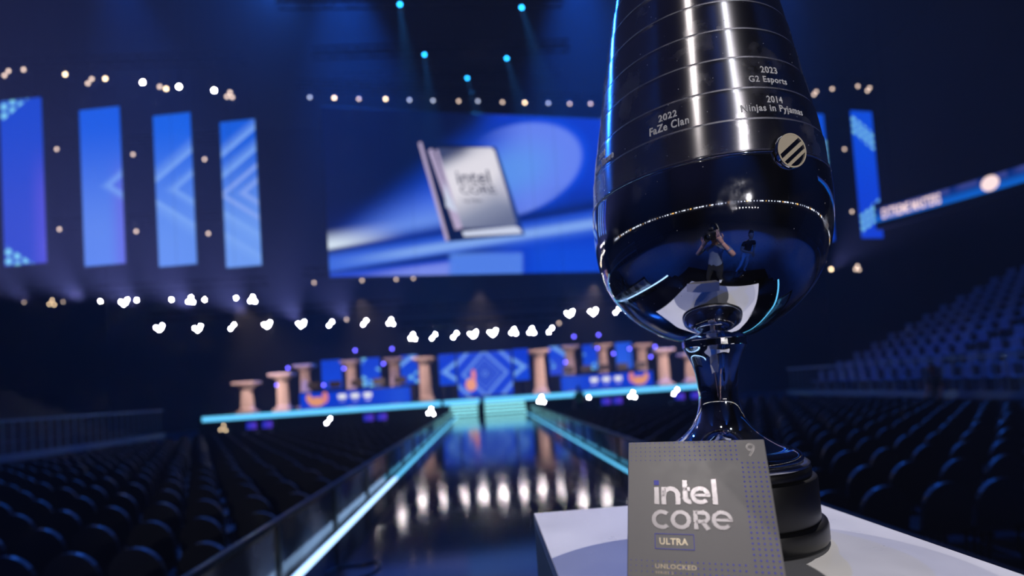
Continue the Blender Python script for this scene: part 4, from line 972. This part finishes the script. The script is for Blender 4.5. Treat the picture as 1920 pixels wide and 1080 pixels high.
# ================================================================== PEOPLE
def person(name, label, loc, rz, J, mats, hair, hand=None, s=1.0):
    """J: joint -> (x, y, z, radius); one continuous skinned body, head with face, hands with fingers"""
    bones = [('pelvis', 'spine'), ('spine', 'chest'), ('chest', 'neck'), ('neck', 'headlow'), ('chest', 'sh_l'), ('sh_l', 'el_l'), ('el_l', 'wr_l'), ('chest', 'sh_r'), ('sh_r', 'el_r'), ('el_r', 'wr_r'),
             ('pelvis', 'hip_l'), ('hip_l', 'kn_l'), ('kn_l', 'an_l'), ('an_l', 'toe_l'), ('pelvis', 'hip_r'), ('hip_r', 'kn_r'), ('kn_r', 'an_r'), ('an_r', 'toe_r')]
    names = list(J); idx = {n: i for i, n in enumerate(names)}
    me = bpy.data.meshes.new('skel'); me.from_pydata([J[n][:3] for n in names], [(idx[a], idx[b]) for a, b in bones], [])
    o = bpy.data.objects.new('skel', me); COL.objects.link(o)
    md = o.modifiers.new('skin', 'SKIN'); md.use_smooth_shade = True
    for i, n in enumerate(names):
        sv = me.skin_vertices[0].data[i]; r = J[n][3]; sv.radius = (r, r*(0.72 if n in ('pelvis', 'spine', 'chest') else 1.0)); sv.use_root = (n == 'pelvis')
    sub = o.modifiers.new('sub', 'SUBSURF'); sub.levels = 2; sub.render_levels = 2
    dg = bpy.context.evaluated_depsgraph_get(); em = o.evaluated_get(dg).to_mesh()
    mb = MB(); mb.add([tuple(v.co) for v in em.vertices], [tuple(p.vertices) for p in em.polygons]); nb = len(mb.f)
    o.evaluated_get(dg).to_mesh_clear(); bpy.data.objects.remove(o)
    # head: ellipsoid with brow, nose, chin, ears and eyes
    hx, hy, hz = J['headlow'][0], J['headlow'][1]+0.02, J['headlow'][2]+0.085
    bm = bmesh.new(); bmesh.ops.create_uvsphere(bm, u_segments=20, v_segments=14, radius=1.0)
    for v in bm.verts:
        x, y, z = v.co; fx = 0.075*(1-0.22*max(0, -z)); v.co = (x*fx, y*0.095, z*0.118)
        if y > 0.6 and abs(x) < 0.3 and -0.35 < z < 0.15: v.co.y += 0.022*(1-abs(x)/0.3)
        if y > 0.5 and z < -0.6: v.co.y += 0.012
        if abs(x) > 0.9 and abs(z) < 0.4: v.co.x *= 1.12
        if y > 0.55 and 0.2 < abs(x) < 0.6 and 0.0 < z < 0.3: v.co.y -= 0.008
    mb.add([(v.co.x+hx, v.co.y+hy, v.co.z+hz) for v in bm.verts], [[v.index for v in f.verts] for f in bm.faces]); bm.free(); nh_ = len(mb.f)
    # hands: palm and five fingers
    for sd in ('l', 'r'):
        w = Vector(J['wr_'+sd][:3]); e = Vector(J['el_'+sd][:3]); d = (w-e).normalized(); side = Vector((1 if sd == 'r' else -1, 0, 0)); a = d.cross(side).normalized(); b = a.cross(d).normalized()
        mb.tube([w-d*0.02, w+d*0.03, w+d*0.085], [0.028, 0.036, 0.034], 8)
        for k, L in enumerate((0.075, 0.085, 0.08, 0.06)):
            p0 = w+d*0.08+b*(0.030-0.02*k); mb.tube([p0, p0+d*L*0.45, p0+d*L*0.8-a*L*0.35, p0+d*L*0.85-a*L*0.6], [0.0095, 0.009, 0.008, 0.006], 6)
        p0 = w+d*0.03+b*0.03; mb.tube([p0, p0+d*0.03+b*0.03, p0+d*0.065+b*0.035], [0.012, 0.010, 0.007], 6)
    r = thing(name, label, 'person', loc, rz)
    body = mb.build('body', mats['shirt'], r, 60)
    for k in ('trousers', 'skin', 'shoes'): body.data.materials.append(mats[k])
    zt = J['pelvis'][2]+0.06; sl = mats.get('sleeve', 0.5)
    for i, p in enumerate(body.data.polygons):
        c = Vector((0, 0, 0))
        for v in p.vertices: c += body.data.vertices[v].co
        c /= len(p.vertices)
        if i >= nb: p.material_index = 2; continue
        near = min(((c-Vector(J[n][:3])).length, n) for n in names)[1]
        k = 0
        if near.startswith(('hip', 'kn', 'pelvis')) and c.z < zt: k = 1
        if near.startswith('an'): k = 1 if c.z > 0.12 else 3
        if near.startswith('toe'): k = 3
        if near.startswith(('wr', 'headlow')) or near == 'neck' and c.z > J['neck'][2]: k = 2
        if near.startswith('el'): 
            s_ = near[-1]; e = Vector(J['el_'+s_][:3]); w = Vector(J['wr_'+s_][:3])
            k = 2 if (c-e).dot((w-e).normalized()) > -0.05 else 0
        p.material_index = k
    # hair cap
    bm = bmesh.new(); bmesh.ops.create_uvsphere(bm, u_segments=18, v_segments=12, radius=1.0)
    for v in bm.verts:
        x, y, z = v.co
        v.co = (x*0.082, y*0.102-0.006, z*0.124+0.004)
        if y > 0.35 and z < 0.45: v.co = (x*0.06, y*0.07, z*0.10)
        if z < -0.35: v.co *= 0.8
    hm = MB(); hm.add([(v.co.x+hx, v.co.y+hy, v.co.z+hz) for v in bm.verts], [[v.index for v in f.verts] for f in bm.faces]); bm.free(); hm.build('hair', hair, r, 60)
    em_ = mat('eye_dark', '#1a1414', 0.2)
    for sx in (-1, 1):
        eb = MB().lathe([(-0.008, 0.001), (-0.006, 0.007), (0, 0.010), (0.006, 0.007), (0.008, 0.001)], 10, (hx+sx*0.032, hy+0.083, hz+0.012), cap=False); eb.build('eye', em_, r, 60)
    return r
def stand(over_=None):
    J = {'pelvis': (0, 0, 0.97, 0.135), 'spine': (0, 0, 1.15, 0.13), 'chest': (0, 0, 1.34, 0.15), 'neck': (0, 0.01, 1.49, 0.058), 'headlow': (0, 0.025, 1.56, 0.055),
         'sh_l': (-0.185, 0, 1.42, 0.068), 'el_l': (-0.26, -0.02, 1.14, 0.048), 'wr_l': (-0.25, 0.08, 0.90, 0.032), 'sh_r': (0.185, 0, 1.42, 0.068), 'el_r': (0.26, -0.02, 1.14, 0.048), 'wr_r': (0.25, 0.08, 0.90, 0.032),
         'hip_l': (-0.095, 0, 0.90, 0.092), 'kn_l': (-0.12, 0.02, 0.50, 0.066), 'an_l': (-0.13, -0.02, 0.085, 0.045), 'toe_l': (-0.15, 0.15, 0.036, 0.036),
         'hip_r': (0.095, 0, 0.90, 0.092), 'kn_r': (0.12, 0.02, 0.50, 0.066), 'an_r': (0.13, -0.02, 0.085, 0.045), 'toe_r': (0.15, 0.15, 0.036, 0.036)}
    J.update(over_ or {}); return J
skin_m = mat('skin', '#b98a74', 0.5); dark_hair = mat('dark_hair', '#1b1512', 0.6)
clo = lambda n, c: mat(n, c, 0.8, noise=(30, 0.12, 0))
# photographer, mirrored in the bowl: camera raised to the face
ph = person('person', 'person in a grey-blue shirt raising a camera, mirrored in the trophy bowl', (0.0, -0.36, 0.231), 0.0,
            stand({'el_l': (-0.33, 0.10, 1.25, 0.048), 'wr_l': (-0.115, 0.20, 1.55, 0.032), 'el_r': (0.33, 0.10, 1.25, 0.048), 'wr_r': (0.135, 0.17, 1.57, 0.032), 'kn_l': (-0.15, 0.05, 0.50, 0.066), 'an_l': (-0.17, 0.04, 0.085, 0.045), 'toe_l': (-0.20, 0.2, 0.036, 0.036),
                   'an_r': (0.17, -0.08, 0.085, 0.045), 'toe_r': (0.20, 0.08, 0.036, 0.036)}),
            {'shirt': clo('grey_blue_shirt', '#68748c'), 'trousers': clo('black_trousers', '#14161c'), 'skin': skin_m, 'shoes': clo('white_sneakers', '#c8ccd4')}, dark_hair)
cmr = thing('photo_camera', 'black photo camera held up by the person mirrored in the bowl', 'camera', (0, -0.155, ZC))
MB().bbox(-0.07, 0.07, -0.05, 0.02, -0.055, 0.045, 0.012).build('body', black, cmr)
MB().bbox(-0.03, 0.03, -0.05, 0.015, 0.0455, 0.075, 0.01).build('viewfinder', black, cmr)
lm = MB().lathe([(0.021, 0.036), (0.03, 0.04), (0.10, 0.04), (0.115, 0.043), (0.125, 0.043), (0.125, 0.036), (0.10, 0.03)], 28, cap=False); lm.v = [(x, z, y) for x, y, z in lm.v]; lm.build('lens', black, cmr, 40)
lg = MB().lathe([(0.100, 0.0305), (0.106, 0.018), (0.108, 0.001)], 24, cap=False); lg.v = [(x, z, y) for x, y, z in lg.v]; lg.build('front_glass', mat('lens_glass', '#05060a', 0.05, spec=1.0), cmr, 60)
ly = MB().tube([(0.02, -0.03, -0.2), (0.02, -0.01, -0.3)], 0.03, 10)
# second person beside the photographer
person('person', 'person in black shirt and pale jeans standing behind, mirrored in the trophy bowl', (0.80, -1.22, 0.0), -0.25,
       stand({'el_l': (-0.25, 0.05, 1.14, 0.048), 'wr_l': (-0.08, 0.22, 1.12, 0.032), 'el_r': (0.27, -0.02, 1.14, 0.048), 'wr_r': (0.17, 0.17, 1.0, 0.032), 'an_l': (-0.17, -0.02, 0.085, 0.045), 'toe_l': (-0.20, 0.15, 0.036, 0.036), 'an_r': (0.16, -0.02, 0.085, 0.045), 'toe_r': (0.2, 0.14, 0.036, 0.036)}),
       {'shirt': clo('black_shirt', '#131419'), 'trousers': clo('pale_jeans', '#9fb4c6'), 'skin': skin_m, 'shoes': clo('pale_shoes', '#b9c2cc')}, dark_hair)
# dark figure by the right barrier
pr = P(1785, 745, 13.0)
person('person', 'dark figure standing before the right grandstand barrier', (12.3, 13.3, 0.0), 1.4, stand(), {'shirt': clo('dark_jacket', '#101116'), 'trousers': clo('black_trousers', '#14161c'), 'skin': skin_m, 'shoes': clo('black_shoes', '#0b0b0d')}, dark_hair)
# crew member in green by the table right of the catwalk
gx = P(1087, 765, 22.4)
person('person', 'crew member in a green top beside the table right of the catwalk', (gx.x, 22.3, 0.0), 0.4, stand({'wr_r': (0.2, 0.3, 1.05, 0.032)}), {'shirt': clo('green_top', '#1f8f3c'), 'trousers': clo('black_trousers', '#14161c'), 'skin': skin_m, 'shoes': clo('black_shoes', '#0b0b0d')}, dark_hair)
